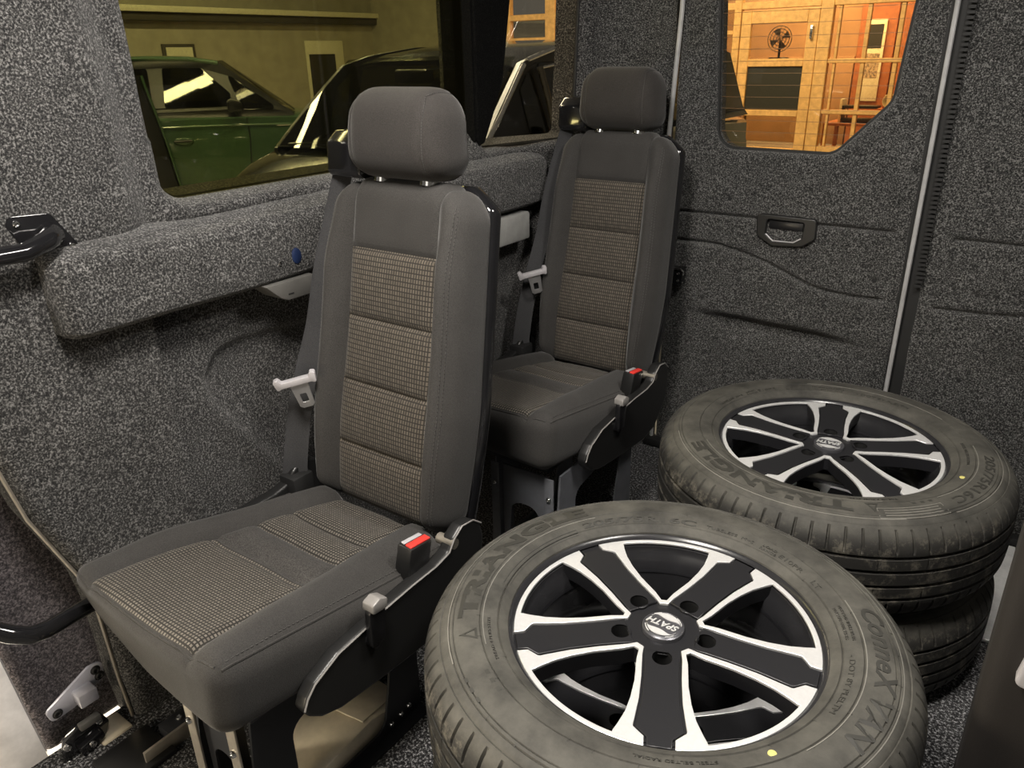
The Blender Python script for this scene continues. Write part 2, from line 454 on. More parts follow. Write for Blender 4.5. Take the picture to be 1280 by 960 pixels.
def wall_h(A, B, S):
    A = A / KW; B = 1.16 - (1.16 - B) / KW
    h = 0.030 * (1 - smoothstep(0.612, 0.668, A + 0.02 * np.sin(B * 5))) * smoothstep(0.86, 0.95, B)      # front column stands proud
    h = h + 0.022 * (1 - smoothstep(0.640, 0.650, A)) * (1 - smoothstep(0.80, 0.92, B))                      # lower front pad
    h = h + 0.016 * (1 - smoothstep(0.612, 0.655, A)) * (1 - smoothstep(0.86, 0.95, B)) * smoothstep(0.80, 0.90, B)
    d = sd_line(emb, A, B)
    h = h - 0.016 * np.exp(-(d / 0.011) ** 2)
    ins = sd_poly(emb + [(1.30, 0.28)], A, B)
    h = h - 0.020 * smoothstep(0.0, 0.02, -ins)
    h = h + 0.022 * np.exp(-((B - 0.925) / 0.022) ** 2) * smoothstep(0.66, 0.74, A)                           # rolled sill under the windows
    h = h + 0.0015 * np.sin(A * 31 + 2 * np.sin(B * 9)) * np.sin(B * 23)
    return h
side = panel('wall_left', 'wall_carpet', 0.28, 2.03, -0.02, 1.65, 0.0085, [W1, W2], wall_h,
             lambda a, b, h: (float(wall_x(a)) + h, a, b), reveal=0.085, outline=edge, lip=0.022, sill=0.012)
tag(side, kind='structure')

# D pillar between the side wall and the rear doors
def pil_to(a, b, h):
    # a runs 0..1 from the side window to the door edge
    t = a; x = -1.140 + 0.205 * t ** 1.2; y = 1.985 + 0.070 * (1 - (1 - t) ** 2.0)
    return (x + 0.3 * h, y - h, b)
pil = panel('wall_rear', 'door_carpet', 0.0, 1.0, -0.02, 1.65, 0.02, [], lambda A, B, S: 0.0012 * np.sin(A * 9 + B * 14) + 0.01 * (1 - smoothstep(0.80, 0.95, B)),
            pil_to, reveal=0.05, lip=0.0)
tag(pil, kind='structure')

# ledge below the side windows, grey bracket and rail under it
prof = [(-1.235, 0.920), (-1.19, 0.911), (-1.160, 0.898), (-1.150, 0.882), (-1.148, 0.812), (-1.152, 0.788), (-1.165, 0.779), (-1.235, 0.779)]
rows = []
for k, y in enumerate([0.486, 0.488, 0.493, 0.501, 0.514, 0.55, 0.65, 0.80, 0.95, 1.10, 1.3, 1.5, 1.60, 1.68, 1.76]):
    row = []
    for (x, z) in rounded(prof, [0.005, 0.014, 0.012, 0.012, 0.010, 0.006, 0.006, 0.005], 3):
        s = min(1.0, math.sqrt(max(0.0, 1 - ((0.514 - min(y, 0.514)) / 0.029) ** 2)))
        wob = 0.003 * math.sin(y * 17 + z * 31)
        zc = 0.845
        xx = -1.235 + (x + 1.235) * (0.62 + 0.38 * s)
        row.append(((xx + wob) * KW, y * KW, 1.16 - (1.16 - (zc + (z - zc) * (0.86 + 0.14 * s) + 0.010 * max(0, min(1, (y - 0.8) / 0.4)))) * KW))
    rows.append(row)
mb = MB().grid(rows); n0 = len(rows[0]); mb.f.append(tuple(range(n0))); mb.f.append(tuple(range(len(mb.v) - n0, len(mb.v))))
lo = mb.obj('trim_1', 'wall_carpet', angle=50); tag(lo, kind='structure')
br = empty('grey_bracket', (-1.208, 0.899, 0.736), 'grey plastic bracket fixed beneath the carpeted window ledge', 'bracket')
MB().prism([(-0.045, 0.034), (-0.012, 0.004), (0.005, -0.004), (0.075, -0.004), (0.075, 0.034)], 'x', -0.03, 0.026).obj('bracket_body', 'grey_plastic', br, bevel=0.004)
MB().box(0.026, 0.0265, 0.005, 0.018, 0.007, 0.010).obj('slot', 'rubber_black', br, smooth=False)
rail = MB()
rail.box(-1.25, -1.190, 1.32, 1.74, 0.692, 0.766)
tag(rail.obj('grey_side_rail', 'light_grey_trim', bevel=0.006), 'light grey flat rail running under the ledge between the two seats', 'rail')
# blue rubber plug and silver screw in the ledge
pl = MB().lathe([(0.0, 0.003), (0.010, 0.003), (0.013, 0.0015), (0.014, -0.004)], 20)
o = pl.obj('rubber_plug', 'blue_rubber'); o.location = (-1.1865, 0.938, 0.812); o.rotation_euler = (0, R(90), 0); o.scale = (1.15, 0.85, 1)
tag(o, 'dark blue plug set into the carpeted ledge beside the front seat', 'plug')
def screw_mesh(r=0.005):
    mb = MB(); mb.lathe([(0.0, 0.0010), (r*0.35, 0.0010), (r*0.45, 0.0032), (r*0.8, 0.0028), (r, 0.0008), (r, -0.002)], 16); return mb.mesh('screw')
SCREW = screw_mesh(); SCREW.materials.append(M['chrome'])
o = link('screw', SCREW, None); o.location = (-1.1865, 0.897, 0.805); o.rotation_euler = (0, R(90), 0)
tag(o, 'small silver screw in the carpeted ledge left of the blue plug', 'screw')

# window panes in the side wall, ceiling, near side wall
def pane(name, poly, x_of, mat):
    vs = [(x_of(y), y, z) for (y, z) in poly]; n = len(vs)
    vs2 = [(x - 0.004, y, z) for (x, y, z) in vs]
    mb = MB().add(vs + vs2, [tuple(range(n)), tuple(range(n, 2*n))[::-1]] + [(i, (i+1) % n, n + (i+1) % n, n + i) for i in range(n)])
    return tag(mb.obj(name, mat, smooth=False), kind='structure')
def grow(poly, d):
    cx = sum(p[0] for p in poly) / len(poly); cy = sum(p[1] for p in poly) / len(poly)
    return [(x + d * (1 if x > cx else -1), y + d * (1 if y > cy else -1)) for x, y in poly]
pane('window_1', grow(W1, 0.012), lambda y: float(wall_x(y)) - 0.024, 'tinted_pane')
pane('window_2', grow(W2, 0.012), lambda y: float(wall_x(y)) - 0.030, 'clear_pane')
# rubber seals round the two windows
for k, (Wp, col) in enumerate(((W1, 'rubber_black'), (W2, 'rubber_black'))):
    mb = MB(); pts = [(float(wall_x(y)) - 0.036, y, z) for y, z in Wp]; mb.tube(pts + [pts[0]], 0.006, 6, False)
    tag(mb.obj('trim_%d' % (2 + k), col), kind='structure')
tag(MB().box(-1.30, 0.70, -0.35, 2.10, 1.78, 1.82).obj('ceiling', 'door_carpet', smooth=False), kind='structure')
tag(MB().box(0.66, 0.70, 0.55, 2.10, 0.0, 1.78).obj('wall_right', 'door_carpet', smooth=False), kind='structure')
# black fleece pillar cover between the windows, backlit shade painted into its colour
pc_ = [p for p in W1 if p[0] > 1.40 and p[1] > 0.985]
pcl = sorted([p for p in W2 if p[0] < 1.80 and p[1] > 0.95], key=lambda p: p[1])
pil_poly = [(1.555 * KW + 0.001, 1.62), (1.555 * KW + 0.001, 1.03), (1.553 * KW, 0.965), (1.562 * KW, 0.945)] + [(y - 0.003, z) for y, z in pcl if z < 1.6] + [(1.720 * KW - 0.003, 1.62)]
pm = curve_mesh('pillar_cover', [pil_poly], 0.012, 0.004)
o = link('trim_4', pm, 'backlit_black_fleece'); o.matrix_world = Matrix(((0, 0, 1, -1.262), (1, 0, 0, 0), (0, 1, 0, 0), (0, 0, 0, 1)))
tag(o, kind='structure')
tag(MB().box(-1.356, -1.262, 1.555 * KW - 0.006, 1.555 * KW - 0.001, 0.955, 1.60).obj('trim_22', 'backlit_black_fleece', smooth=False), kind='structure')  # dark sheet on the window jamb, carries the same painted shade
# rear doors
DW = rounded([(-0.845, 1.58), (-0.800, 0.918), (-0.50, 0.914), (-0.383, 1.04), (-0.345, 1.58)], [0.03, 0.055, 0.055, 0.05, 0.03], 8)
DO = rounded([(-0.925, -0.02), (-0.925, 1.65), (-0.290, 1.65), (-0.290, -0.02)], 0.012, 3)
HND = rounded([(-0.668, 0.759), (-0.512, 0.757), (-0.510, 0.705), (-0.543, 0.682), (-0.62, 0.676), (-0.662, 0.700)], 0.012, 4)
plugs1 = [(-0.751, 0.787), (-0.316 - 0.012, 0.984), (-0.358, 0.615), (-0.805, 0.497), (-0.358, 0.401)]
g1 = [(-0.925, 0.742), (-0.332, 0.741)]
g2 = [(-0.925, 0.661), (-0.80, 0.661), (-0.764, 0.659), (-0.70, 0.646), (-0.626, 0.625), (-0.56, 0.598), (-0.515, 0.581), (-0.46, 0.570), (-0.412, 0.567), (-0.332, 0.569)]
def door_h(A, B, S, gs, plugs, dent=True):
    h = np.zeros(A.shape)
    for g in gs:
        d = sd_line(g, A, B); h = h - 0.012 * np.exp(-(d / 0.0050) ** 2)
    d = sd_line(g2, A, B) if dent else None
    for (px, pz) in plugs:
        rr = np.hypot(A - px, B - pz); h = h - 0.010 * np.exp(-(rr / 0.009) ** 2)
    if dent:
        # lower half stands a little proud under the curved groove, with a long shallow pocket
        yy = np.interp(A, [p[0] for p in g2], [p[1] for p in g2])
        h = h + 0.006 * smoothstep(0.0, 0.012, yy - B)
        cx, cz, sl = -0.60, 0.442, -0.03
        u = (A - cx) / 0.20; v = (B - cz - sl * (A - cx)) / 0.028
        h = h - 0.040 * np.exp(-(u ** 4 + (np.where(v > 0, v * 1.7, v * 0.8)) ** 2))
    return h + 0.0012 * np.sin(A * 40) * np.sin(B * 31)
d1 = panel('door_1', 'door_carpet', -0.93, -0.285, -0.02, 1.65, 0.0045, [DW], lambda A, B, S: door_h(A, B, S, [g1, g2], plugs1),
           lambda a, b, h: (a, 2.05 - h, b), reveal=0.05, outline=DO, lip=0.016)
tag(d1, kind='structure')
plugs2 = [(-0.179, 0.980), (-0.130, 0.613), (-0.128, 0.395)]
DO2 = rounded([(-0.258, 0.31), (-0.258, 1.65), (0.60, 1.65), (0.60, -0.02), (-0.21, -0.02), (-0.21, 0.31)], 0.012, 3)
DW2 = rounded([(0.53, 1.58), (0.49, 0.918), (0.19, 0.914), (0.073, 1.04), (0.035, 1.58)], [0.03, 0.055, 0.055, 0.05, 0.03], 8)
d2o = panel('door_2', 'door_carpet', -0.262, 0.61, -0.02, 1.65, 0.0055, [DW2],
            lambda A, B, S: door_h(A, B, S, [[(-0.20, 0.739), (0.35, 0.735)], [(-0.215, 0.567), (-0.10, 0.570), (0.0, 0.580), (0.15, 0.64), (0.35, 0.66)]], plugs2, False)
            - 0.012 * np.exp(-(((A - 0.06) / 0.12) ** 4 + ((B - 0.43) / 0.04) ** 2)),
            lambda a, b, h: (a, 2.05 - h, b), reveal=0.05, outline=DO2, lip=0.014)
tag(d2o, kind='structure')
# dark studs in the door plugs
st = MB().lathe([(0.0, 0.002), (0.0045, 0.0018), (0.0058, 0.0), (0.006, -0.004)], 14).mesh('stud'); st.materials.append(M['rubber_black'])
for (dd, pls) in ((d1, plugs1), (d2o, plugs2)):
    for (px, pz) in pls:
        q = link('stud', st, None, dd); q.location = (px, 2.0575, pz); q.rotation_euler = (R(90), 0, 0)
# window pane in door 1 and its heating wires
def panel_xz(name, poly, y0, y1, mat, parent=None, **kw):
    return MB().prism(poly, 'y', y0, y1).obj(name, mat, parent, **kw)
w3 = panel_xz('window_3', grow(DW, 0.008), 2.088, 2.092, 'clear_pane', smooth=False); tag(w3, kind='structure')
tag(panel_xz('window_4', grow(DW2, 0.008), 2.088, 2.092, 'clear_pane', smooth=False), kind='structure')
mb = MB()
for k in range(22):
    z = 0.930 + k * 0.0285
    x1 = -0.50 + (z - 0.914) * 0.93 if z < 1.04 else -0.383 + (z - 1.04) * 0.07
    mb.box(-0.80 - (z - 0.918) * 0.068, min(x1, -0.35), 2.0870, 2.0878, z, z + 0.0011)
hw = mb.obj('heating_wire', 'defroster', w3, smooth=False)
mb = MB(); pts = [(x, 2.066, z) for x, z in DW]; mb.tube(pts + [pts[0]], 0.0045, 6, False)
tag(mb.obj('trim_5', 'rubber_black'), kind='structure')
# recessed door handle
dh = empty('pull_handle', (-0.588, 2.05, 0.718), 'black recessed pull handle in the left rear door beneath its window', 'handle')
hp = [(x + 0.588, z - 0.718) for x, z in HND]
inner = rounded([(-0.050, 0.028), (0.046, 0.026), (0.042, -0.014), (0.024, -0.026), (-0.030, -0.027), (-0.052, -0.010)], 0.006, 4)
me = curve_mesh('surround', [hp, inner], 0.016, 0.003)
o = link('surround', me, 'black_plastic', dh); o.rotation_euler = (R(90), 0, 0); o.location = (0, -0.004, 0)
panel_xz('recess', inner, 0.006, 0.010, 'rubber_black', dh, smooth=False)
MB().prism([(-0.047, 0.026), (0.043, 0.024), (0.041, 0.003), (-0.047, 0.004)], 'y', -0.004, 0.003).obj('pull_flap', 'satin_black', dh, bevel=0.002)
mb = MB(); mb.tube([(-0.050, -0.012, -0.010), (-0.030, -0.012, -0.0265), (0.024, -0.012, -0.0255), (0.042, -0.012, -0.0135)], 0.0016, 6)  # pale strip along the lower lip of the recess
lbl(mb.obj('bright_lip', 'tongue_grey', dh), 'pale lower lip of the handle recess')
# door latch at the left edge of door 1
lt = empty('door_latch', (-0.872, 2.03, 0.563), 'black and chrome door latch on the door edge behind the rear seat', 'latch')
MB().box(-0.035, 0.016, -0.015, 0.018, -0.026, 0.026).obj('latch_body', 'gloss_black_metal', lt, bevel=0.004)
mb = MB(); mb.tube([(-0.03, -0.018, 0.024), (0.012, -0.018, 0.024), (0.020, -0.018, 0.018), (0.020, -0.018, 0.008)], 0.003, 8)
mb.tube([(-0.02, -0.018, -0.024), (0.012, -0.018, -0.025), (0.019, -0.018, -0.018), (0.019, -0.018, -0.010)], 0.003, 8)
mb.obj('striker_bar', 'chrome', lt)
for z in (0.010, -0.011):
    q = link('screw', SCREW, None, lt); q.location = (0.004, -0.0155, z); q.rotation_euler = (R(90), 0, 0)
# seals between the doors
mb = MB(); mb.tube([(-0.932, 2.036, -0.0), (-0.930, 2.036, 0.95), (-0.914, 2.036, 1.25), (-0.905, 2.036, 1.65)], 0.0065, 8)
tag(mb.obj('trim_6', 'seal_grey'), kind='structure')
mb = MB(); mb.tube([(-0.283, 2.034, 0.0), (-0.283, 2.034, 0.9), (-0.285, 2.034, 1.65)], 0.0055, 8)
tag(mb.obj('trim_7', 'seal_grey'), kind='structure')
tag(MB().box(-0.300, -0.250, 2.052, 2.075, 0.0, 1.66).obj('trim_8', 'rubber_black', smooth=False), kind='structure')
# ribbed rubber lip beside the right door
rib = MB()
for k in range(92):
    z = 0.62 + k * 0.0105
    rib.box(-0.262, -0.247, 2.031, 2.040, z, z + 0.0062)
tag(rib.obj('trim_9', 'rubber_black', smooth=False), kind='structure')
# aluminium sill with lengthwise grooves
sl = MB()
for (xa, xb, z) in ((0.012, 0.030, 0.006), (0.034, 0.075, 0.009), (0.079, 0.084, 0.006), (0.088, 0.130, 0.009), (0.134, 0.139, 0.006), (0.143, 0.20, 0.009)):
    sl.box(xa, xb, 1.60, 2.01, 0.0, z)
sl.box(0.012, 0.20, 1.60, 2.01, 0.0, 0.004)
so = sl.obj('side_sill', 'aluminium_sill', bevel=0.0012, segs=1)
tag(so, 'grooved bright metal sill on the floor right of the rear wheel stack', 'sill'); so['kind'] = 'stuff'; del so['kind']
tag(MB().box(-0.95, 0.64, 2.012, 2.046, 0.0, 0.028).obj('trim_10', 'rubber_black', bevel=0.006), kind='structure')

# =================================================================== SEATS
def lines(lo, hi, r, n, extra=()):
    """grid lines with a dense rounded border"""
    bl = [r * (1 - math.cos(t * PI / 2 / 5)) for t in range(6)]
    xs = [lo + b for b in bl] + [hi - b for b in bl]
    k = max(2, int((hi - lo - 2 * r) / n)); xs += [lo + r + (hi - lo - 2 * r) * i / k for i in range(1, k)]
    xs += [e for e in extra]
    xs = sorted(set(round(x, 5) for x in xs))
    out = [xs[0]]
    for x in xs[1:]:
        if x - out[-1] > 0.0012 or x in [round(e, 5) for e in extra] : out.append(x)
    if out[-1] < hi - 1e-6: out.append(hi)
    return out
def rbox(xl, yl, zl, r):
    """rounded box surface on given grid lines: returns list of (p_round, p_flat, side, faces)"""
    lo = np.array([xl[0], yl[0], zl[0]]); hi = np.array([xl[-1], yl[-1], zl[-1]]); L = [xl, yl, zl]
    out = []
    for ax in range(3):
        u, v = [(1, 2), (2, 0), (0, 1)][ax]
        for sgn in (0, 1):
            U, V = np.meshgrid(L[u], L[v], indexing='ij')
            P = np.zeros(U.shape + (3,)); P[..., u] = U; P[..., v] = V; P[..., ax] = hi[ax] if sgn else lo[ax]
            q = np.clip(P, lo + r, hi - r); d = P - q; n = np.linalg.norm(d, axis=-1, keepdims=True)
            Q = q + d / np.maximum(n, 1e-9) * r
            out.append((ax, sgn, P, Q))
    return out
def split_build(faces, deform, group_of, specs, parent, weld=True):
    """faces from rbox; deform(Q,P,ax)->points; group_of(center of P, ax, sgn)->key; one object per key"""
    acc = {}
    for ax, sgn, P, Q in faces:
        D = deform(Q.copy(), P, ax, sgn)
        nu, nv = P.shape[:2]
        for i in range(nu - 1):
            for j in range(nv - 1):
                c = (P[i, j] + P[i+1, j+1]) / 2
                k = group_of(c, ax, sgn)
                a = acc.setdefault(k, ([], []))
                b = len(a[0]); a[0].extend([tuple(D[i, j]), tuple(D[i+1, j]), tuple(D[i+1, j+1]), tuple(D[i, j+1])])
                a[1].append((b, b+1, b+2, b+3) if sgn else (b+3, b+2, b+1, b))
    res = {}
    for k, (vs, fs) in acc.items():
        name, mat = specs[k]
        me = bpy.data.meshes.new(name); me.from_pydata(vs, [], fs)
        bm = bmesh.new(); bm.from_mesh(me); bmesh.ops.remove_doubles(bm, verts=bm.verts, dist=2e-5)
        bmesh.ops.recalc_face_normals(bm, faces=bm.faces)
        bm.to_mesh(me); bm.free(); me.shade_smooth()
        res[k] = link(name, me, mat, parent)
    return res

LEAN = R(10.6); TILT = R(10.0)
def place(o, loc, rx):
    o.location = loc; o.rotation_euler = (rx, 0, 0)
def seam_stitch(pts, name, parent, loc, rx, n, r=0.0009, ln=0.0042):
    """row of single stitches along a path"""
    P = [Vector(p) for p in pts]; seg = [(b - a).length for a, b in zip(P[:-1], P[1:])]; tot = sum(seg)
    mb = MB()
    for k in range(n):
        t = (k + 0.5) / n * tot; i = 0
        while i < len(seg) - 1 and t > seg[i]: t -= seg[i]; i += 1
        d = (P[i+1] - P[i]).normalized(); c = P[i] + d * t
        mb.tube([c - d * ln / 2, c + d * ln / 2], r, 4)
    o = mb.obj(name, 'seam_thread', parent, smooth=False); place(o, loc, rx); o['kind'] = 'stuff'
    return o

def make_seat(root):
    # ---- cushion: local x across, y back, z up, before tilt
    r = 0.034; HWc = 0.203; DC = 0.495; TH = 0.120
    sx = 0.66
    def seam_half(y): return 0.134 - 0.100 * np.clip(y - 0.02, 0, 0.46)
    gx = [-HWc * sx - 0.006, -HWc * sx, -HWc * sx + 0.006, HWc * sx - 0.006, HWc * sx, HWc * sx + 0.006]
    gy = []
    cross = [0.208, 0.220, 0.294, 0.368]
    for c in cross: gy += [c - 0.005, c, c + 0.005]
    gy += [0.005, 0.010, 0.015, 0.042]
    xl = lines(-HWc, HWc, r, 0.012, gx); yl = lines(0, DC, r, 0.012, gy); zl = lines(0, TH, r, 0.015)
    def defc(Q, P, ax, sgn):
        x, y, z = Q[..., 0].copy(), Q[..., 1].copy(), Q[..., 2].copy()
        zt = np.clip(z / TH, 0, 1)
        ax_ = np.abs(x); s = HWc * sx; sh = seam_half(y)
        nx = np.where(ax_ < s, ax_ / s * sh, sh + (ax_ - s) / (HWc - s) * (HWc - sh)) * np.sign(x)
        top = zt ** 2
        bol = 0.022 * np.exp(-((np.abs(nx) - (sh + 0.030)) / 0.030) ** 2) * smoothstep(-0.02, 0.16, y)
        z = z + top * bol
        # groove along the bolster seam and the cross seams
        z = z - top * 0.007 * np.exp(-((np.abs(nx) - sh) / 0.006) ** 2)
        ins = (np.abs(nx) < sh)
        for c in cross: z = z - top * np.where(ins, 0.0055 * np.exp(-((y - c) / 0.0055) ** 2), 0)
        puff = 0.006 * np.abs(np.sin((y - 0.22) / 0.074 * PI)) * smoothstep(0.22, 0.24, y)
        z = z + top * np.where(ins, puff, 0) * np.clip(1 - (nx / np.maximum(sh, 1e-3)) ** 4, 0, 1)
        z = z - top * 0.003 * np.exp(-((y - 0.010) / 0.004) ** 2)
        z = z - top * 0.003 * np.sin(nx * 30 + y * 21) * 0.4
        # sides pull in towards the bottom, nose slopes back
        low = 1 - zt
        nx = nx * (1 - 0.05 * low) * (1 + 0.035 * np.sin(np.clip(y / DC, 0, 1) * PI))
        y = y + (0.032 - 0.02 * np.clip(nx / HWc, -1, 1)) * low * np.clip(1 - y / 0.25, 0, 1)
        z = z - 0.012 * low * np.clip(1 - (y - 0.05) / 0.35, 0, 1) + 0.018 * low * np.clip(-nx / HWc, 0, 1)
        y = y - 0.012 * np.clip(1 - y / 0.08, 0, 1) * (1 - (nx / HWc) ** 2) 
        return np.stack([nx, y, z], -1)
    def grp(c, ax, sgn):
        if ax == 2 and sgn == 1 and abs(c[0]) < HWc * sx and c[1] > 0.010:
            if c[1] < 0.214: return 'front'
            if c[1] < 0.294: return 'mid'
            if c[1] < 0.368: return 'mid2'
            return 'rear'
        return 'body'
    cl = (-0.006, -0.036, 0.320)
    fc = rbox(xl, yl, zl, r)
    parts = split_build(fc, defc, grp, {'body': ('seat_cushion', 'seat_fabric'), 'front': ('cushion_insert', 'cushion_weave'),
            'mid': ('cushion_insert', 'twill_fabric'), 'mid2': ('cushion_insert', 'cushion_weave'), 'rear': ('cushion_insert', 'cushion_weave')}, root)
    for o in parts.values(): place(o, cl, -TILT)
    lbl(parts['mid'], 'plain twill strip across the middle of the cushion')
    # side piping and stitching
    def on_top(x, y, dz=0.0):
        P = np.array([[[x, y, TH]]]); q = np.clip(P, [-HWc + r, r, r], [HWc - r, DC - r, TH - r]); d = P - q
        Q = q + d / np.maximum(np.linalg.norm(d, axis=-1, keepdims=True), 1e-9) * r
        w = defc(Q, P, 2, 1)[0, 0]; return (w[0], w[1], w[2] + dz)
    for s in (-1, 1):
        path = [on_top(s * (HWc - 0.004), y, 0.0) for y in np.linspace(0.006, 0.47, 30)]
        mb = MB(); mb.tube(path, 0.0022, 6); o = mb.obj('piping', 'seat_fabric', root); place(o, cl, -TILT)
        seam_stitch([on_top(s * (HWc - 0.014), y, 0.0008) for y in np.linspace(0.02, 0.47, 26)], 'stitching', root, cl, -TILT, 58)
    path = [on_top(x, 0.004, 0.0) for x in np.linspace(-HWc + 0.02, HWc - 0.02, 16)]
    mb = MB(); mb.tube(path, 0.0020, 6); o = mb.obj('piping', 'seat_fabric', root); place(o, cl, -TILT)
    # ---- backrest
    HB = 0.172; TB = 0.095; ZB = 0.622; r = 0.036; sxb = 0.63
    segs = [0.502, 0.376, 0.252, 0.128]       # seams above the insert panels (height along the back)
    gx = [-HB * sxb - 0.006, -HB * sxb, -HB * sxb + 0.006, HB * sxb - 0.006, HB * sxb, HB * sxb + 0.006]
    gz = []
    for c in segs: gz += [c - 0.007, c, c + 0.007]
    xl = lines(-HB, HB, r, 0.012, gx); yl = lines(0, TB, r, 0.012); zl = lines(0, ZB, r, 0.012, gz)
    def defb(Q, P, ax, sgn):
        x, y, z = Q[..., 0].copy(), Q[..., 1].copy(), Q[..., 2].copy()
        fr = np.clip(1 - y / TB, 0, 1) ** 1.5
        s = HB * sxb; wide = 1.05 - 0.13 * np.clip(z / ZB, 0, 1)
        ax_ = np.abs(x)
        b = smoothstep(s - 0.004, s + 0.032, ax_) * (1 - 0.45 * smoothstep(HB - 0.03, HB + 0.005, ax_))
        y = y - fr * 0.034 * b * smoothstep(0.0, 0.05, z) * (1 - 0.75 * smoothstep(0.46, 0.622, z))
        y = y + fr * 0.0055 * np.exp(-((ax_ - s) / 0.005) ** 2)
        ins = ax_ < s
        for c in segs: y = y + np.where(ins, fr * 0.006 * np.exp(-((z - c) / 0.006) ** 2), 0)
        cell = np.interp(z, [0.0, 0.128, 0.252, 0.376, 0.502], [0, 1, 2, 3, 4])
        y = y - np.where(ins & (z < 0.502), fr * 0.006 * np.abs(np.sin(cell * PI)) * np.clip(1 - (x / s) ** 4, 0, 1), 0)
        y = y - fr * 0.010 * np.exp(-((z - 0.16) / 0.12) ** 2)              # lumbar swell
        # shoulders: the outer bolsters finish lower than the head panel, with a dip at the seam
        z = z + np.where(z > 0.45, (z - 0.45) / 0.172, 0) * (0.010 * (1 - smoothstep(s - 0.01, s + 0.01, ax_)) - 0.020 * smoothstep(HB - 0.05, HB, ax_))
        z = z - np.where(z > 0.565, 0.006 * np.exp(-((ax_ - s) / 0.006) ** 2), 0)
        x = x - np.sign(x) * 0.024 * np.clip(1 - z / 0.24, 0, 1) ** 1.3 * smoothstep(s, HB, ax_)
        return np.stack([x * wide, y, z], -1)
    def grpb(c, ax, sgn):
        if ax == 1 and sgn == 0 and abs(c[0]) < HB * sxb:
            if c[2] > 0.502: return 'head'
            for k, zc in enumerate(segs[1:]):
                if c[2] > zc: return 'i%d' % k
            return 'i3'
        return 'body'
    bl = (0, 0.466, 0.345)
    spec = {'body': ('backrest', 'seat_fabric'), 'head': ('head_panel', 'seat_fabric')}
    for k in range(4): spec['i%d' % k] = ('back_insert', 'back_weave')
    bp = split_build(rbox(xl, yl, zl, r), defb, grpb, spec, root)
    for o in bp.values(): place(o, bl, -LEAN)
    def on_front(x, z, dy=0.0):
        P = np.array([[[x, 0.0, z]]]); q = np.clip(P, [-HB + r, r, r], [HB - r, TB - r, ZB - r]); d = P - q
        Q = q + d / np.maximum(np.linalg.norm(d, axis=-1, keepdims=True), 1e-9) * r
        w = defb(Q, P, 1, 0)[0, 0]; return (w[0], w[1] + dy, w[2])
    for s in (-1, 1):
        for xo in (0.010, 0.017):
            pts = [on_front(s * (HB - xo), z, -0.0006) for z in np.linspace(0.03, ZB - 0.01, 30)]
            seam_stitch(pts, 'stitching', root, bl, -LEAN, 84)
    # back shell
    xs = lines(-HB * 1.0, HB * 1.0, 0.022, 0.03); ys = lines(TB - 0.020, TB + 0.014, 0.018, 0.02); zs = lines(-0.03, ZB + 0.002, 0.02, 0.03)
    def defs(Q, P, ax, sgn):
        z = Q[..., 2]; ax_ = np.abs(Q[..., 0])
        Q[..., 0] = Q[..., 0] * (1 - 0.13 * np.clip(1 - z / 0.24, 0, 1) ** 1.3)
        Q[..., 0] = Q[..., 0] * (1.055 - 0.13 * np.clip(z / ZB, 0, 1))
        Q[..., 2] = z + np.where(z > 0.45, (z - 0.45) / 0.172, 0) * (0.006 - 0.030 * smoothstep(HB - 0.055, HB, ax_))
        return Q
    sp_ = split_build(rbox(xs, ys, zs, 0.015), defs, lambda c, a, s: 'shell', {'shell': ('back_shell', 'gloss_black_metal')}, root)
    place(sp_['shell'], bl, -LEAN)
    # ---- headrest
    HH, TD, ZH = 0.108, 0.112, 0.152; r = 0.046
    xl = lines(-HH, HH, r, 0.012, [-0.078, 0.078, -0.073, 0.073, -0.083, 0.083]); yl = lines(0, TD, r, 0.012); zl = lines(0, ZH, r, 0.012)
    def defh(Q, P, ax, sgn):
        x, y, z = Q[..., 0].copy(), Q[..., 1].copy(), Q[..., 2].copy()
        x = x * (1.0 + 0.035 * (1 - z / ZH))
        y = y - 0.010 * np.sin(np.clip(z / ZH, 0, 1) * PI) * np.clip(1 - y / TD, 0, 1)
        y = np.where(y > TD * 0.5, TD * 0.5 + (y - TD * 0.5) * (1.30 - 0.60 * z / ZH), y)
        m = np.exp(-((np.abs(x) - 0.080) / 0.0035) ** 2)
        x = x - np.sign(x) * 0.0; z = z - m * 0.0025 * (z / ZH)
        y = y + m * 0.0028 * np.clip(1 - y / TD, 0, 1)
        z = z - 0.010 * np.clip((np.abs(x) - 0.05) / 0.055, 0, 1) ** 2 * (z / ZH)
        return np.stack([x, y, z], -1)
    hl = (0.002, 0.557, 0.968)
    hd = split_build(rbox(xl, yl, zl, r), defh, lambda c, a, s: ('side' if c[0] > 0 else 'side2') if abs(c[0]) > 0.078 else 'front',
                     {'side': ('headrest_side', 'headrest_fabric'), 'side2': ('headrest_side', 'headrest_fabric'), 'front': ('headrest', 'headrest_fabric')}, root)
    for o in hd.values(): place(o, hl, -LEAN * 0.7)
    for s in (-1, 1):
        def hp_(t):
            P = np.array([[[s * 0.082, t[0], t[1]]]]); q = np.clip(P, [-HH + r, r, r], [HH - r, TD - r, ZH - r]); d = P - q
            Q = q + d / np.maximum(np.linalg.norm(d, axis=-1, keepdims=True), 1e-9) * r
            w = defh(Q, P, 1, 0)[0, 0]; return (w[0] + s * 0.0004, w[1] - 0.0006, w[2] + 0.0006)
        pth = [hp_((0, z)) for z in np.linspace(0.004, ZH, 14)] + [hp_((y, ZH)) for y in np.linspace(0.01, TD, 10)]
        seam_stitch(pth, 'stitching', root, hl, -LEAN * 0.7, 44, 0.0008, 0.0036)
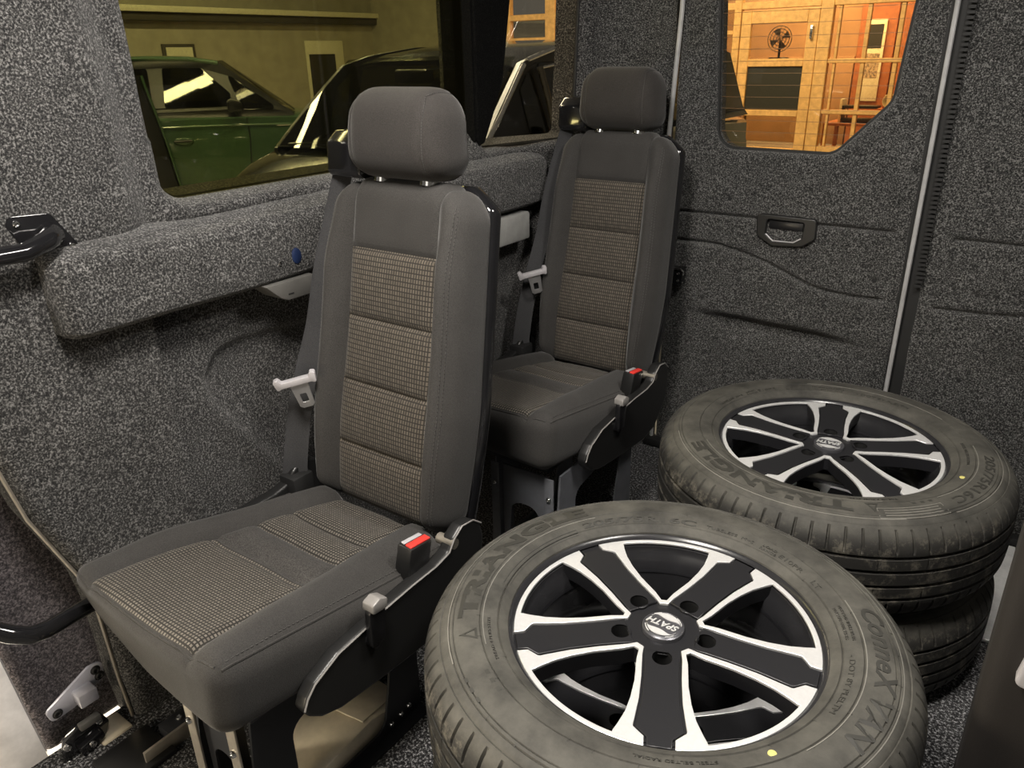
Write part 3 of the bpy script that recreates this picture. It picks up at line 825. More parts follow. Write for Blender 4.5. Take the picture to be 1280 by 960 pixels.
    for x in (-0.055, 0.055):
        mb = MB(); mb.lathe([(0.0065, -0.06), (0.0065, 0.05)], 12); mb.lathe([(0.0, 0.0), (0.016, 0.0), (0.017, -0.006), (0.017, -0.012)], 14)
        o = mb.obj('headrest_post', 'chrome', root); place(o, (x, hl[1] + 0.052, hl[2] - 0.002), -LEAN)
    # ---- side covers: black plastic recliner cover on the right, plain one on the left
    cov = [(0.084, 0.300), (0.092, 0.316), (0.108, 0.332), (0.156, 0.352), (0.227, 0.360), (0.255, 0.366), (0.320, 0.370), (0.379, 0.371), (0.413, 0.378), (0.428, 0.398), (0.450, 0.412), (0.480, 0.408), (0.502, 0.390), (0.510, 0.360), (0.500, 0.300), (0.440, 0.240), (0.377, 0.228), (0.250, 0.238), (0.150, 0.250), (0.113, 0.264), (0.092, 0.282)]
    for s in (1, -1):
        me = curve_mesh('side_cover', [rounded(cov, 0.012, 3)], 0.026, 0.006, 2)
        o = link('side_cover', me, 'black_plastic', root)
        o.matrix_local = Matrix(((0, 0, 1, s * 0.209), (1, 0, 0, 0), (0, 1, 0, 0), (0, 0, 0, 1)))
        if s == 1:
            o['label'] = 'glossy black recliner cover on the aisle side'
    edge_pts = [(0.2225, y, z) for y, z in cov[:13]]
    mb = MB(); mb.tube(edge_pts, 0.0016, 6); mb.obj('cover_edge', 'grip_grey', root)
    # recliner lever
    mb = MB(); mb.tube([(0.219, 0.222, 0.335), (0.236, 0.222, 0.335)], 0.013, 14)
    mb.obj('lever_hub', 'satin_black', root, bevel=0.003)
    mb = MB(); mb.prism(rounded([(0.208, 0.330), (0.236, 0.330), (0.244, 0.392), (0.236, 0.404), (0.218, 0.404), (0.210, 0.392)], 0.006, 3), 'x', 0.226, 0.238)
    lv = mb.obj('recliner_lever', 'satin_black', root, bevel=0.002)
    mb = MB(); mb.prism(rounded([(0.212, 0.392), (0.243, 0.388), (0.246, 0.405), (0.230, 0.413), (0.214, 0.408)], 0.005, 3), 'x', 0.219, 0.243)
    mb.obj('lever_grip', 'grip_grey', lv, bevel=0.003)
    # buckle
    bk = MB().box(-0.016, 0.016, -0.027, 0.027, -0.055, 0.018).obj('buckle', 'black_plastic', root, bevel=0.005)
    bk.location = (0.190, 0.362, 0.402); bk.rotation_euler = (R(-8), R(6), 0)
    lbl(bk, 'black buckle housing with red release button')
    MB().box(-0.001, 0.0125, -0.024, 0.024, 0.0165, 0.0205).obj('release_button', 'red_button', bk, bevel=0.0015)
    MB().box(-0.0125, -0.004, -0.022, 0.022, 0.0165, 0.0190).obj('buckle_slot', 'tongue_grey', bk, bevel=0.001)
    mb = MB(); mb.tube([(0.190, 0.366, 0.365), (0.193, 0.39, 0.335), (0.195, 0.41, 0.30)], 0.009, 8); mb.obj('buckle_stalk', 'rubber_black', root)
    # bright bolt on top of the recliner cover
    mb = MB(); mb.tube([(0.185, 0.430, 0.386), (0.222, 0.430, 0.386)], 0.010, 12); mb.obj('recliner_pin', 'bare_steel_edge', root)
    # ---- seat belt: guide on the shoulder, webbing, tongue
    gd = MB(); gd.prism(rounded([(0.580, 0.960), (0.650, 0.950), (0.665, 1.010), (0.650, 1.036), (0.610, 1.040), (0.585, 1.020)], 0.014, 4), 'x', -0.172, -0.085)
    gd.obj('belt_guide', 'gloss_black_metal', root, bevel=0.008)
    def ribbon(path, w, wd, name, mat, rip=0.0):
        rows = []; n = 9
        P = [Vector(p) for p in path]
        sm = []
        for i in range(len(P) - 1):
            p0, p1, p2, p3 = P[max(i-1, 0)], P[i], P[i+1], P[min(i+2, len(P)-1)]
            for t in np.linspace(0, 1, 10, endpoint=False):
                sm.append(0.5 * ((2*p1) + (-p0 + p2)*t + (2*p0 - 5*p1 + 4*p2 - p3)*t*t + (-p0 + 3*p1 - 3*p2 + p3)*t**3))
        sm.append(P[-1])
        for i, p in enumerate(sm):
            f = i / (len(sm) - 1)
            W = Vector(wd[0]).lerp(Vector(wd[1]), f).normalized()
            t = (sm[min(i+1, len(sm)-1)] - sm[max(i-1, 0)]).normalized(); nrm = t.cross(W).normalized()
            ww = w[0] * (1 - f) + w[1] * f
            rows.append([p + W * ww * (k / (n - 1) - 0.5) + nrm * rip * math.cos(k * PI * 1.0) for k in range(n)])
        mb = MB().grid(rows); back = [[q - (sm[min(i+1, len(sm)-1)] - sm[max(i-1, 0)]).normalized().cross(Vector(wd[0])).normalized() * 0.0014 for q in rw] for i, rw in enumerate(rows)]
        mb.grid(back, True)
        return mb.obj(name, mat, root, angle=80)
    ribbon([(-0.136, 0.610, 1.012), (-0.150, 0.610, 0.985), (-0.168, 0.588, 0.896), (-0.175, 0.552, 0.796), (-0.180, 0.522, 0.691), (-0.186, 0.486, 0.600), (-0.196, 0.462, 0.510), (-0.199, 0.440, 0.420), (-0.200, 0.432, 0.370)],
           (0.034, 0.050), ((0.70, 0.70, 0.0), (0.66, 0.75, 0)), 'belt_webbing', 'belt_webbing', 0.0007)
    an = MB().box(-0.222, -0.175, 0.410, 0.460, 0.335, 0.392).obj('belt_anchor', 'rubber_black', root, bevel=0.004)
    tg = bpy.data.objects.new('belt_tongue', None); 
    bmt = MB(); bmt.prism(rounded([(-0.034, -0.009), (-0.026, -0.006), (0.026, -0.006), (0.034, -0.010), (0.037, 0.010), (0.028, 0.012), (0.024, 0.004), (-0.024, 0.004), (-0.028, 0.012), (-0.037, 0.010)], 0.003, 3), 'y', -0.006, 0.006)
    tq = bmt.obj('belt_tongue', 'tongue_grey', root, bevel=0.0015)
    bpy.data.objects.remove(tg)
    tq.location = (-0.158, 0.436, 0.602); tq.rotation_euler = (R(10), R(-12), R(44)); tq.scale = (1.1, 1.1, 1.15)
    me = curve_mesh('tongue_blade', [rounded([(-0.016, 0.012), (0.016, 0.012), (0.013, -0.036), (0.008, -0.040), (-0.008, -0.040), (-0.013, -0.036)], 0.004, 3), rounded([(-0.006, -0.012), (0.006, -0.012), (0.006, -0.029), (-0.006, -0.029)], 0.002, 2)], 0.003, 0.0005)
    tb = link('tongue_blade', me, 'tongue_metal', tq); tb.rotation_euler = (R(90), 0, 0); tb.location = (0.003, 0, -0.014)
    # ---- underframe: two cut-out side plates, a front plate and foot flanges
    sp1 = [(0.020, 0.0), (0.045, 0.268), (0.110, 0.268), (0.420, 0.318), (0.440, 0.295), (0.395, 0.225), (0.395, 0.0)]
    cut = rounded([(0.110, 0.022), (0.110, 0.198), (0.322, 0.232), (0.340, 0.212), (0.300, 0.022)], [0.02, 0.03, 0.02, 0.015, 0.03], 5)
    for s, px in ((1, 0.138), (-1, -0.002)):
        me = curve_mesh('side_plate', [sp1, cut], 0.005)
        o = link('side_plate', me, 'black_powder_steel', root)
        o.matrix_local = Matrix(((0, 0, 1, px), (1, 0, 0, 0), (0, 1, 0, 0), (0, 0, 0, 1)))
        MB().box(min(px, px + s*0.024), max(px, px + s*0.024), 0.020, 0.395, 0.0, 0.005).obj('foot_flange', 'black_powder_steel', root)
        lp = MB().box(min(px - s*0.0025, px - s*0.026), max(px - s*0.0025, px - s*0.026), 0.020, 0.024, 0.01, 0.268)
        e_ = lp.obj('front_flange', 'bare_steel_edge', root, bevel=0.001); lbl(e_, 'bare metal front edge of the frame plate')
        for yy in (0.315, 0.340, 0.362):
            q = link('bolt', SCREW, None, root); q.location = (px + s * 0.003, yy, 0.022 + (yy - 0.315) * 0.15); q.rotation_euler = (0, s * R(90), 0); q.scale = (1.1, 1.1, 1.1)
        q = link('bolt', SCREW, None, root); q.location = (px - s * 0.014, 0.019, 0.215); q.rotation_euler = (R(90), 0, 0); q.scale = (1.3,) * 3
    me = curve_mesh('front_plate', [[(-0.044, 0.03), (0.044, 0.03), (0.044, 0.262), (-0.044, 0.262)], rounded([(-0.034, 0.05), (0.034, 0.05), (0.026, 0.17), (-0.026, 0.17)], 0.025, 6)], 0.004)
    o = link('front_plate', me, 'black_powder_steel', root); o.rotation_euler = (R(90), 0, 0); o.location = (0.068, 0.035, 0)
    MB().box(0.001, 0.135, 0.10, 0.125, 0.004, 0.016).obj('cross_bar', 'black_powder_steel', root, bevel=0.002)
    MB().box(-0.15, 0.15, 0.04, 0.42, 0.268, 0.30).obj('seat_pan', 'black_powder_steel', root, bevel=0.004)

def children_of(o): return [c for c in bpy.data.objects if c.parent == o]
def copy_tree(o, parent=None):
    c = o.copy(); C.objects.link(c); c.parent = parent
    for ch in children_of(o):
        k = copy_tree(ch, c); k.matrix_parent_inverse = ch.matrix_parent_inverse
    return c
seat1 = empty('van_seat', (-0.957, 0.405, 0.0), 'front single seat in warm grey checked fabric with dark headrest, nearest to the camera', 'seat', 'single seats along the window wall')
make_seat(seat1)
seat2 = copy_tree(seat1)
seat2.location = (-0.982, 1.238, 0.012)
seat2['label'] = 'rear single seat in dark fabric with black headrest, standing next to the back door'
# blue grey steel on the rear seat's aisle plate
for ch in children_of(seat2):
    if ch.name.startswith('side_plate') or ch.name.startswith('front_plate') or ch.name.startswith('front_flange') or ch.name.startswith('foot_flange'):
        ch.data = ch.data.copy(); ch.data.materials.clear(); ch.data.materials.append(M['blue_grey_steel'])

for ch in children_of(seat2):       # the rear seat stands on a wider frame
    nm = ch.name.split('.')[0]
    xs_ = [v[0] for v in ch.bound_box]
    if nm == 'side_plate' and ch.location.x > 0.05: ch.location.x += 0.040
    elif nm in ('front_flange', 'foot_flange') and min(xs_) > 0.05: ch.location.x += 0.040
    elif nm == 'bolt' and ch.location.x > 0.05: ch.location.x += 0.040
    elif nm == 'front_plate': ch.scale.x = 1.40; ch.location.x += 0.020
# =================================================================== WHEELS
TR = 0.3465
def tyre_mesh():
    half = [(0.2210, 0.080), (0.2235, 0.0895), (0.2290, 0.0940), (0.2360, 0.0978), (0.2375, 0.0962), (0.2392, 0.0984), (0.2470, 0.1010),
            (0.2550, 0.1028), (0.2620, 0.1042), (0.2632, 0.1026), (0.2646, 0.1043), (0.2720, 0.1046), (0.2820, 0.1043), (0.2920, 0.1030), (0.3000, 0.1012),
            (0.3012, 0.0994), (0.3026, 0.1008), (0.3060, 0.0996), (0.3072, 0.0974), (0.3088, 0.0984), (0.3130, 0.0962),
            (0.3180, 0.0935), (0.3194, 0.0914), (0.3210, 0.0924), (0.3250, 0.0890), (0.3300, 0.0845), (0.3345, 0.0785), (0.3385, 0.0720), (0.3415, 0.0655), (0.3440, 0.0580), (0.3450, 0.0500),
            (0.3450, 0.0468), (0.3375, 0.0455), (0.3375, 0.0405), (0.3455, 0.0392), (0.3460, 0.0300), (0.3462, 0.0205), (0.3462, 0.0190), (0.3380, 0.0178), (0.3380, 0.0122), (0.3464, 0.0110), (0.3465, 0.0)]
    prof = half + [(r, -z) for r, z in half[::-1][1:]]
    NP = 76; fr = [0.0, 0.07, 0.13, 0.20, 0.52, 0.76]
    ang = [2 * PI * (p + f) / NP for p in range(NP) for f in fr]
    def rf(k, j, r, z):
        az = abs(z); kk = k % 6
        if 0.052 < az < 0.090 and r > 0.326:
            off = kk
            if off in (1, 2):
                d = 0.0065 * min(1.0, (az - 0.050) / 0.008) * min(1.0, (0.092 - az) / 0.012)
                return r - d
        if az < 0.051 and r > 0.342 and kk == 2 and (k // 6) % 3 == 0 and az > 0.021: return r - 0.002
        return r
    return MB().lathe(prof, angles=ang, rfun=rf).mesh('tyre', angle=28, fix=True)
TYRE = tyre_mesh(); TYRE.materials.append(M['tyre_rubber'])
# barrel of the rim
RIMB = MB().lathe([(0.2155, 0.0800), (0.2200, 0.0860), (0.2240, 0.0870), (0.2255, 0.0830), (0.2230, 0.0760), (0.2060, 0.0735), (0.2030, 0.060), (0.1960, 0.052), (0.1940, 0.020), (0.1900, 0.0), (0.1890, -0.050), (0.2000, -0.062), (0.2035, -0.078), (0.2210, -0.082), (0.2240, -0.090)], 96).mesh('rim', angle=45)
RIMB.materials.append(M['rim_barrel'])
RLIP = MB().lathe([(0.1935, 0.030), (0.1995, 0.050), (0.2050, 0.062), (0.2075, 0.0745), (0.2070, 0.0775)], 96).mesh('inner_lip', angle=30)
RLIP.materials.append(M['rim_black'])
RO = 0.2150
def arm_w(r):   # half width of the outline of a window beside an arm
    return float(np.interp(r, [0.045, 0.06, 0.10, 0.14, 0.172, 0.186, 0.199, 0.2165], [0.0285, 0.0268, 0.0262, 0.0275, 0.0312, 0.0330, 0.0190, 0.0185]))
def hole_w(r):  # half width of the opening itself
    return float(np.interp(r, [0.05, 0.07, 0.11, 0.14, 0.165, 0.185, 0.198, 0.21], [0.0375, 0.0345, 0.0350, 0.0385, 0.0440, 0.0515, 0.0575, 0.0630]))
def rot2(p, a): c, s = math.cos(a), math.sin(a); return (p[0]*c - p[1]*s, p[0]*s + p[1]*c)
def window_loops(k):
    a0 = 2 * PI * k / 5; a1 = a0 + 2 * PI / 5; am = (a0 + a1) / 2
    def side(fn, rs, a, s): return [rot2((r, s * fn(r)), a) for r in rs]
    rs_o = [0.049, 0.06, 0.08, 0.10, 0.12, 0.14, 0.158, 0.172, 0.184, 0.187, 0.199, 0.201]
    A = side(arm_w, rs_o, a0, 1); B = side(arm_w, rs_o, a1, -1)
    t0 = math.asin(0.0187 / RO)
    arc = [(RO * math.cos(t), RO * math.sin(t)) for t in np.linspace(a0 + t0, a1 - t0, 26)]
    apex = [rot2((0.0515, 0.006), am), rot2((0.0515, -0.006), am)]
    outer = [apex[1]] + A[1:] + arc + B[::-1][:-1] + [apex[0]]
    rs_i = [0.056, 0.07, 0.09, 0.11, 0.125, 0.14, 0.153, 0.165, 0.176, 0.186, 0.196]
    A = side(hole_w, rs_i, a0, 1); B = side(hole_w, rs_i, a1, -1)
    RI_ = 0.2075; ta = math.asin(hole_w(0.198) / RI_)
    arc = [(RI_ * math.cos(t), RI_ * math.sin(t)) for t in np.linspace(a0 + ta, a1 - ta, 22)]
    apex = [rot2((0.0600, 0.004), am), rot2((0.0600, -0.004), am)]
    hole = [apex[1]] + A[1:] + arc + B[::-1][:-1] + [apex[0]]
    return outer, hole
circ = lambda cx, cy, r, n=28: [(cx + r * math.cos(2*PI*i/n), cy + r * math.sin(2*PI*i/n)) for i in range(n)]
LUG = [rot2((0.0625, 0), 2 * PI * k / 5) for k in range(5)]
DISC = curve_mesh('wheel_disc', [circ(0, 0, 0.2168, 120)] + [window_loops(k)[1] for k in range(5)] + [circ(x, y, 0.0145) for x, y in LUG], 0.024, 0.0)
DISC.materials.append(M['rim_black'])
FR = curve_mesh('spoke_trim', list(window_loops(0)), 0.0045, 0.0008); FR.materials.append(M['rim_silver'])
pad = []
rs_p = [0.050, 0.07, 0.10, 0.14, 0.172, 0.1845, 0.1865, 0.1995, 0.2130]
for s in (1, -1):
    seq = rs_p if s == 1 else rs_p[::-1]
    pad += [(r, s * max(arm_w(r) - 0.0032, 0.004)) for r in seq]
PAD = curve_mesh('spoke', [pad, circ(0.0625, 0, 0.0150)], 0.0050, 0.0012); PAD.materials.append(M['rim_black'])
HUBP = MB().lathe([(0.0, 0.0745), (0.045, 0.0745), (0.047, 0.0735), (0.0475, 0.070)], 48).mesh('hub_plate'); HUBP.materials.append(M['rim_black'])
LUGM = MB().lathe([(0.0135, 0.078), (0.0138, 0.040), (0.0, 0.040)], 24).mesh('lug_well'); LUGM.materials.append(M['rubber_black'])
CAP = MB().lathe([(0.0, 0.0842), (0.020, 0.0838), (0.0265, 0.0822), (0.0275, 0.0815), (0.0285, 0.0824), (0.0298, 0.0818), (0.0305, 0.0780), (0.0305, 0.072)], 48).mesh('hub_cap', angle=50); CAP.materials.append(M['cap_grey'])
def emblem_meshes():
    # two tapering swooshes, four rim arcs and the lettering
    sw = []
    def blade(sgn):
        outer = [(0.0235 * math.cos(t), 0.0235 * math.sin(t)) for t in np.linspace(R(20), R(165), 22)]
        innr = [(0.0235 * math.cos(t) * (1 - 0.0 ) , 0.0045 + 0.011 * math.sin((t - R(20)) / R(145) * PI) * (0.35 + 0.65 * (t - R(20)) / R(145)) + (0.0235 * math.sin(t) - 0.0045) * (1 - math.sin((t - R(20)) / R(145) * PI)) ) for t in np.linspace(R(165), R(20), 22)]
        innr = [(x, min(y, 0.0232)) for x, y in innr]
        poly = outer + innr[1:-1]
        return [(sgn * x, sgn * y) for x, y in poly]
    a = curve_mesh('emblem_swoosh', [blade(1)], 0.0010); b = curve_mesh('emblem_swoosh', [blade(-1)], 0.0010)
    arcs = []
    for t0, t1 in ((R(25), R(62)), (R(120), R(150)), (R(205), R(245)), (R(300), R(325))):
        arcs.append(curve_mesh('emblem_arc', [[(0.0262 * math.cos(t), 0.0262 * math.sin(t)) for t in np.linspace(t0, t1, 10)] + [(0.0248 * math.cos(t), 0.0248 * math.sin(t)) for t in np.linspace(t1, t0, 10)]], 0.0010))
    t = text_mesh('emblem_text', 'SPATH', 0.0155, 0.0012, 0.25, 0.0004, 1.0)
    for m_ in (a, b, t, *arcs): m_.materials.append(M['rim_silver'])
    return [(a, 0.0846), (b, 0.0846), (t, 0.0852)] + [(q, 0.0835) for q in arcs]
EMB = emblem_meshes()
VALVE = MB().lathe([(0.0, 0.030), (0.0036, 0.030), (0.0042, 0.026), (0.0042, 0.012), (0.0055, 0.008), (0.0060, 0.0)], 12).mesh('valve'); VALVE.materials.append(M['rubber_black'])
# sidewall surface height for lettering
SWR = [0.2290, 0.2470, 0.2550, 0.2644, 0.2720, 0.2820, 0.2920, 0.3000, 0.3060, 0.3130, 0.3180]; SWZ = [0.0940, 0.1010, 0.1028, 0.1041, 0.1046, 0.1043, 0.1030, 0.1012, 0.0992, 0.0962, 0.0935]
def bend_text(txt, size, rad, ang, mat, name='raised_lettering', outward=True, depth=0.0010, span=None, **kw):
    """lettering wrapped round the sidewall, tops of the letters outward"""
    me = text_mesh(name, txt, size, depth, **kw)
    xs_ = [v.co.x for v in me.vertices]; wd_ = max(xs_) - min(xs_); mid_ = (max(xs_) + min(xs_)) / 2
    fx = span * rad / wd_ if span else 1.0
    for v in me.vertices: v.co.x = (v.co.x - mid_) * fx
    for v in me.vertices:
        x, y, z = v.co
        if outward: r = rad + y; t = ang - x / rad
        else: r = rad - y; t = ang + x / rad
        v.co = (r * math.cos(t), r * math.sin(t), float(np.interp(r, SWR, SWZ)) + z + 0.0004)
    me.materials.append(M[mat]); me.update(); return me
def arc_mesh(rad, w, t0, t1, mat, h=0.0008, name='raised_rib', n=24):
    mb = MB(); rows = []
    for t in np.linspace(t0, t1, n):
        rows.append([(r * math.cos(t), r * math.sin(t), float(np.interp(r, SWR, SWZ)) + dz) for r, dz in ((rad - w/2, -0.0004), (rad - w/2, h), (rad + w/2, h), (rad + w/2, -0.0004))])
    me = mb.grid(rows).mesh(name, smooth=False); me.materials.append(M[mat]); return me
def make_wheel(root, lettering=True, swing=0.0):
    def P(name, me): return link(name, me, None, root)
    P('tyre', TYRE); P('rim', RIMB); P('inner_lip', RLIP)
    sub = []
    o = P('wheel_disc', DISC); o.location = (0, 0, 0.0640); o.rotation_euler = (0, 0, swing)
    for k in range(5):
        o = P('spoke_trim', FR); o.location = (0, 0, 0.0782); o.rotation_euler = (0, 0, swing + 2*PI*k/5)
        o = P('spoke', PAD); o.location = (0, 0, 0.0775); o.rotation_euler = (0, 0, swing + 2*PI*k/5)
        o = P('lug_well', LUGM); o.location = (*rot2(LUG[k], swing), 0.0); o.location.z = 0.0
    P('hub_plate', HUBP); cap = P('hub_cap', CAP)
    for me, z in EMB:
        e = link(me.name, me, None, cap); e.location = (0, 0, z); e.rotation_euler = (0, 0, 0)
    v = P('valve', VALVE); vp = rot2((0.188, 0), swing + R(14)); v.location = (vp[0], vp[1], 0.046); v.rotation_euler = (0, R(-20), math.atan2(vp[1], vp[0]))
    return cap
W_R = 0.3465
stackA = (-0.345, 0.832); stackB = (-0.300, 1.532)
SWA = R(0); SWB = R(0)
wheels = []
def wheel(loc, label, swing, rz=0):
    w = empty('wheel', loc, label, 'wheel', 'wheels lying in two stacks')
    w.rotation_euler = (0, 0, rz)
    cap = make_wheel(w, swing=swing)
    return w, cap
wA, capA = wheel((*stackA, 0.318), 'wheel with black and silver five spoke rim on top of the front stack', R(-66))
wA2, _ = wheel((*stackA, 0.106), 'wheel lying underneath in the front stack, seen through the upper spokes', R(-30))
wB, capB = wheel((*stackB, 0.318), 'wheel with muddy tread on top of the stack by the back doors', R(29.6))
wB2, _ = wheel((*stackB, 0.106), 'shadowed wheel at the bottom of the stack by the back doors', R(40))
for ch in children_of(capA): ch.rotation_euler = (0, 0, R(180 - 0))
for ch in children_of(capB): ch.rotation_euler = (0, 0, R(180 + 10))
# raised writing; angles are world directions round each wheel
def put(w, me): link(me.name, me, None, w)
def tri_mark(ang_):
    tri = curve_mesh('triangle_mark', [[(-0.012, -0.012), (0.012, -0.012), (0, 0.013)], [(-0.007, -0.0085), (0.007, -0.0085), (0, 0.006)]], 0.001)
    for v in tri.vertices:
        x, y, z = v.co; r = 0.280 + y; t = ang_ - x / 0.28
        v.co = (r * math.cos(t), r * math.sin(t), float(np.interp(r, SWR, SWZ)) + z + 0.0004)
    tri.materials.append(M['tyre_letter']); return tri
for w, off in ((wA, 0.0), (wB, R(76))):
    put(w, bend_text('TRIANGLE', 0.036, 0.2800, R(180) + off, 'tyre_letter', span=R(72), bold=0.0016))
    put(w, tri_mark(R(223) + off))
    if w is wA:
        put(w, bend_text('ConneX VAN', 0.036, 0.2880, R(9) + off, 'tyre_letter', span=R(54), shear=0.2, bold=0.0008))
        put(w, bend_text('205/75R16C', 0.0150, 0.2460, R(125.5) + off, 'tyre_letter', span=R(46), bold=0.0004))
    else:
        put(w, bend_text('205/75R16C', 0.0240, 0.2860, R(-8), 'tyre_letter', span=R(44), bold=0.0004))
        for rr, a0, a1 in ((0.283, -60, -36), (0.289, -58, -38), (0.295, -58, -38), (0.301, -58, -38), (0.307, -60, -36), (0.267, -34, 22), (0.309, -34, 22)):
            put(w, arc_mesh(rr, 0.0012, R(a0), R(a1), 'tyre_letter_pale'))
        mb = MB()
        for t in (-60, -36):
            a_ = R(t); mb.add([((r) * math.cos(a_ + d), r * math.sin(a_ + d), float(np.interp(r, SWR, SWZ)) + 0.0007) for r, d in ((0.283, -.002), (0.283, .002), (0.307, .002), (0.307, -.002))], [(0, 1, 2, 3)])
        me = mb.mesh('raised_rib', smooth=False, fix=False); me.materials.append(M['tyre_letter_pale']); q = link('raised_rib', me, None, w); q['kind'] = 'stuff'
    put(w, bend_text('TUBELESS  M+S', 0.0075, 0.2460, R(89) + off, 'tyre_letter', span=R(19)))
    put(w, bend_text('LOAD', 0.0062, 0.2500, R(73) + off, 'tyre_letter', span=R(6)))
    put(w, bend_text('RANGE', 0.0062, 0.2430, R(73) + off, 'tyre_letter', span=R(7)))
    put(w, bend_text('E10PR', 0.0100, 0.2470, R(63) + off, 'tyre_letter', span=R(11)))
    put(w, bend_text('LT', 0.0110, 0.2460, R(50) + off, 'tyre_letter', span=R(4)))
    put(w, bend_text('MAX LOAD SINGLE 975 KG', 0.0060, 0.2530, R(30) + off, 'tyre_letter', span=R(16)))
    put(w, bend_text('MAX LOAD DUAL 925 KG', 0.0060, 0.2450, R(30) + off, 'tyre_letter', span=R(15)))
    put(w, bend_text('- DOT 8Y PLELTM', 0.0100, 0.2480, R(2) + off, 'tyre_letter', span=R(27)))
    put(w, bend_text('STEEL BELTED RADIAL', 0.0070, 0.2500, R(-62) + off, 'tyre_letter', span=R(22)))
    put(w, bend_text('TREAD 4 PLIES STEEL', 0.0060, 0.2500, R(225) + off, 'tyre_letter', span=R(20)))
    for rr, a0, a1 in ((0.2590, 142, 228), (0.3085, 132, 232), (0.2660, -28, 40), (0.3105, -28, 44)):
        put(w, arc_mesh(rr, 0.0012, R(a0) + off, R(a1) + off, 'tyre_letter_pale'))
    for rr in (0.2335, 0.2385, 0.2435):
        put(w, arc_mesh(rr, 0.0013, R(152) + off, R(196) + off, 'tyre_letter'))
    for rr in (0.286,):
        for t in (238, 241.5, 245):
            put(w, arc_mesh(rr, 0.034, R(t) + off, R(t + 1.6) + off, 'tyre_letter', n=4))
    # moulding ticks
    mb = MB(); rnd = random.Random(5)
    for k in range(40):
        t = 2 * PI * k / 40 + rnd.uniform(-.03, .03); r0 = rnd.choice([0.236, 0.262, 0.303]); r1 = r0 + 0.006
        d = 0.0006 / r0
        mb.add([(r * math.cos(a), r * math.sin(a), float(np.interp(r, SWR, SWZ)) + 0.0006) for r, a in ((r0, t - d), (r0, t + d), (r1, t + d), (r1, t - d))], [(0, 1, 2, 3)])
    me = mb.mesh('moulding_tick', smooth=False, fix=False); me.materials.append(M['tyre_letter']); q = link('moulding_tick', me, None, w); q['kind'] = 'stuff'
    dot = MB().lathe([(0.0, 0.0012), (0.005, 0.0010), (0.0055, 0.0)], 16).mesh('yellow_dot'); dot.materials.append(M['yellow_mark'])
    q = link('yellow_dot', dot, None, w); ta = R(-36) if w is wA else R(-10); q.location = (0.2520 * math.cos(ta), 0.2520 * math.sin(ta), 0.1018); lbl(q, 'small yellow balance dot')

# =================================================================== LEFT: SLIDING DOOR OPENING
sd = panel('door_3', 'sliding_door_carpet', 0.28, 0.66, -0.02, 1.0, 0.012, [], lambda A, B, S: 0.001 * np.sin(A * 50) * np.sin(B * 33),
           lambda a, b, h: (-1.325 + h, a, b), reveal=0.02,
           outline=rounded([(-0.3, 1.0), (0.20, 1.0), (0.285, 0.60), (0.306, 0.26), (0.330, -0.02), (0.66, -0.02), (0.66, 1.0)], 0.02, 3), lip=0.008)
tag(sd, kind='structure')
wd = MB(); rows = []
for z, y in ((-0.10, 0.335), (-0.02, 0.322), (0.10, 0.312), (0.26, 0.300), (0.60, 0.28), (1.0, 0.20)):
    rows.append([(-1.335, y - 0.10, z), (-1.310, y - 0.065, z), (-1.302, y - 0.030, z), (-1.300, y + 0.004, z), (-1.318, y + 0.010, z)])
tag(wd.grid(rows).obj('trim_11', 'white_paint'), kind='structure')
# pale strip painting in the lit carpet edge of the opening
ep = [(0.358, 0.66), (0.386, 0.505), (0.437, 0.357), (0.446, 0.293), (0.449, 0.128), (0.456, 0.0)]
mb = MB(); mb.tube([(-1.262, y - 0.004, z) for y, z in yz(ep)], 0.0035, 6); tag(mb.obj('trim_12', 'bare_steel_edge'), kind='structure')
# step area outside the wall edge
tag(MB().box(-1.296, -1.236, 0.395, 0.452, -0.02, 0.004).obj('trim_13', 'cream_paint', bevel=0.004), kind='structure')
tag(MB().box(-1.70, -1.297, -0.40, 0.66, -0.18, -0.16).obj('trim_14', 'white_paint', smooth=False), kind='structure')
# clear plastic bracket
cb = empty('clear_bracket', (-1.284, 0.392, 0.108), 'clear plastic door guide bracket screwed to the carpet of the sliding door', 'bracket')
MB().prism(rounded([(-0.050, -0.030), (-0.010, -0.028), (0.052, -0.002), (0.056, 0.032), (0.030, 0.036), (-0.056, -0.004)], 0.010, 4), 'x', -0.002, 0.004).obj('plate', 'clear_plastic', cb, bevel=0.001)
MB().box(0.002, 0.030, -0.008, 0.026, -0.020, 0.008).obj('guide_block', 'clear_plastic', cb, bevel=0.003)
WASH = MB().lathe([(0.0, 0.002), (0.003, 0.002), (0.004, 0.004), (0.006, 0.004), (0.0075, 0.0015), (0.009, 0.001), (0.009, 0.0)], 18).mesh('bolt'); WASH.materials.append(M['rubber_black'])
for (y, z) in ((-0.038, -0.018), (0.040, 0.022), (0.044, 0.006)):
    q = link('bolt', WASH, None, cb); q.location = (0.004, y, z); q.rotation_euler = (0, R(90), 0)
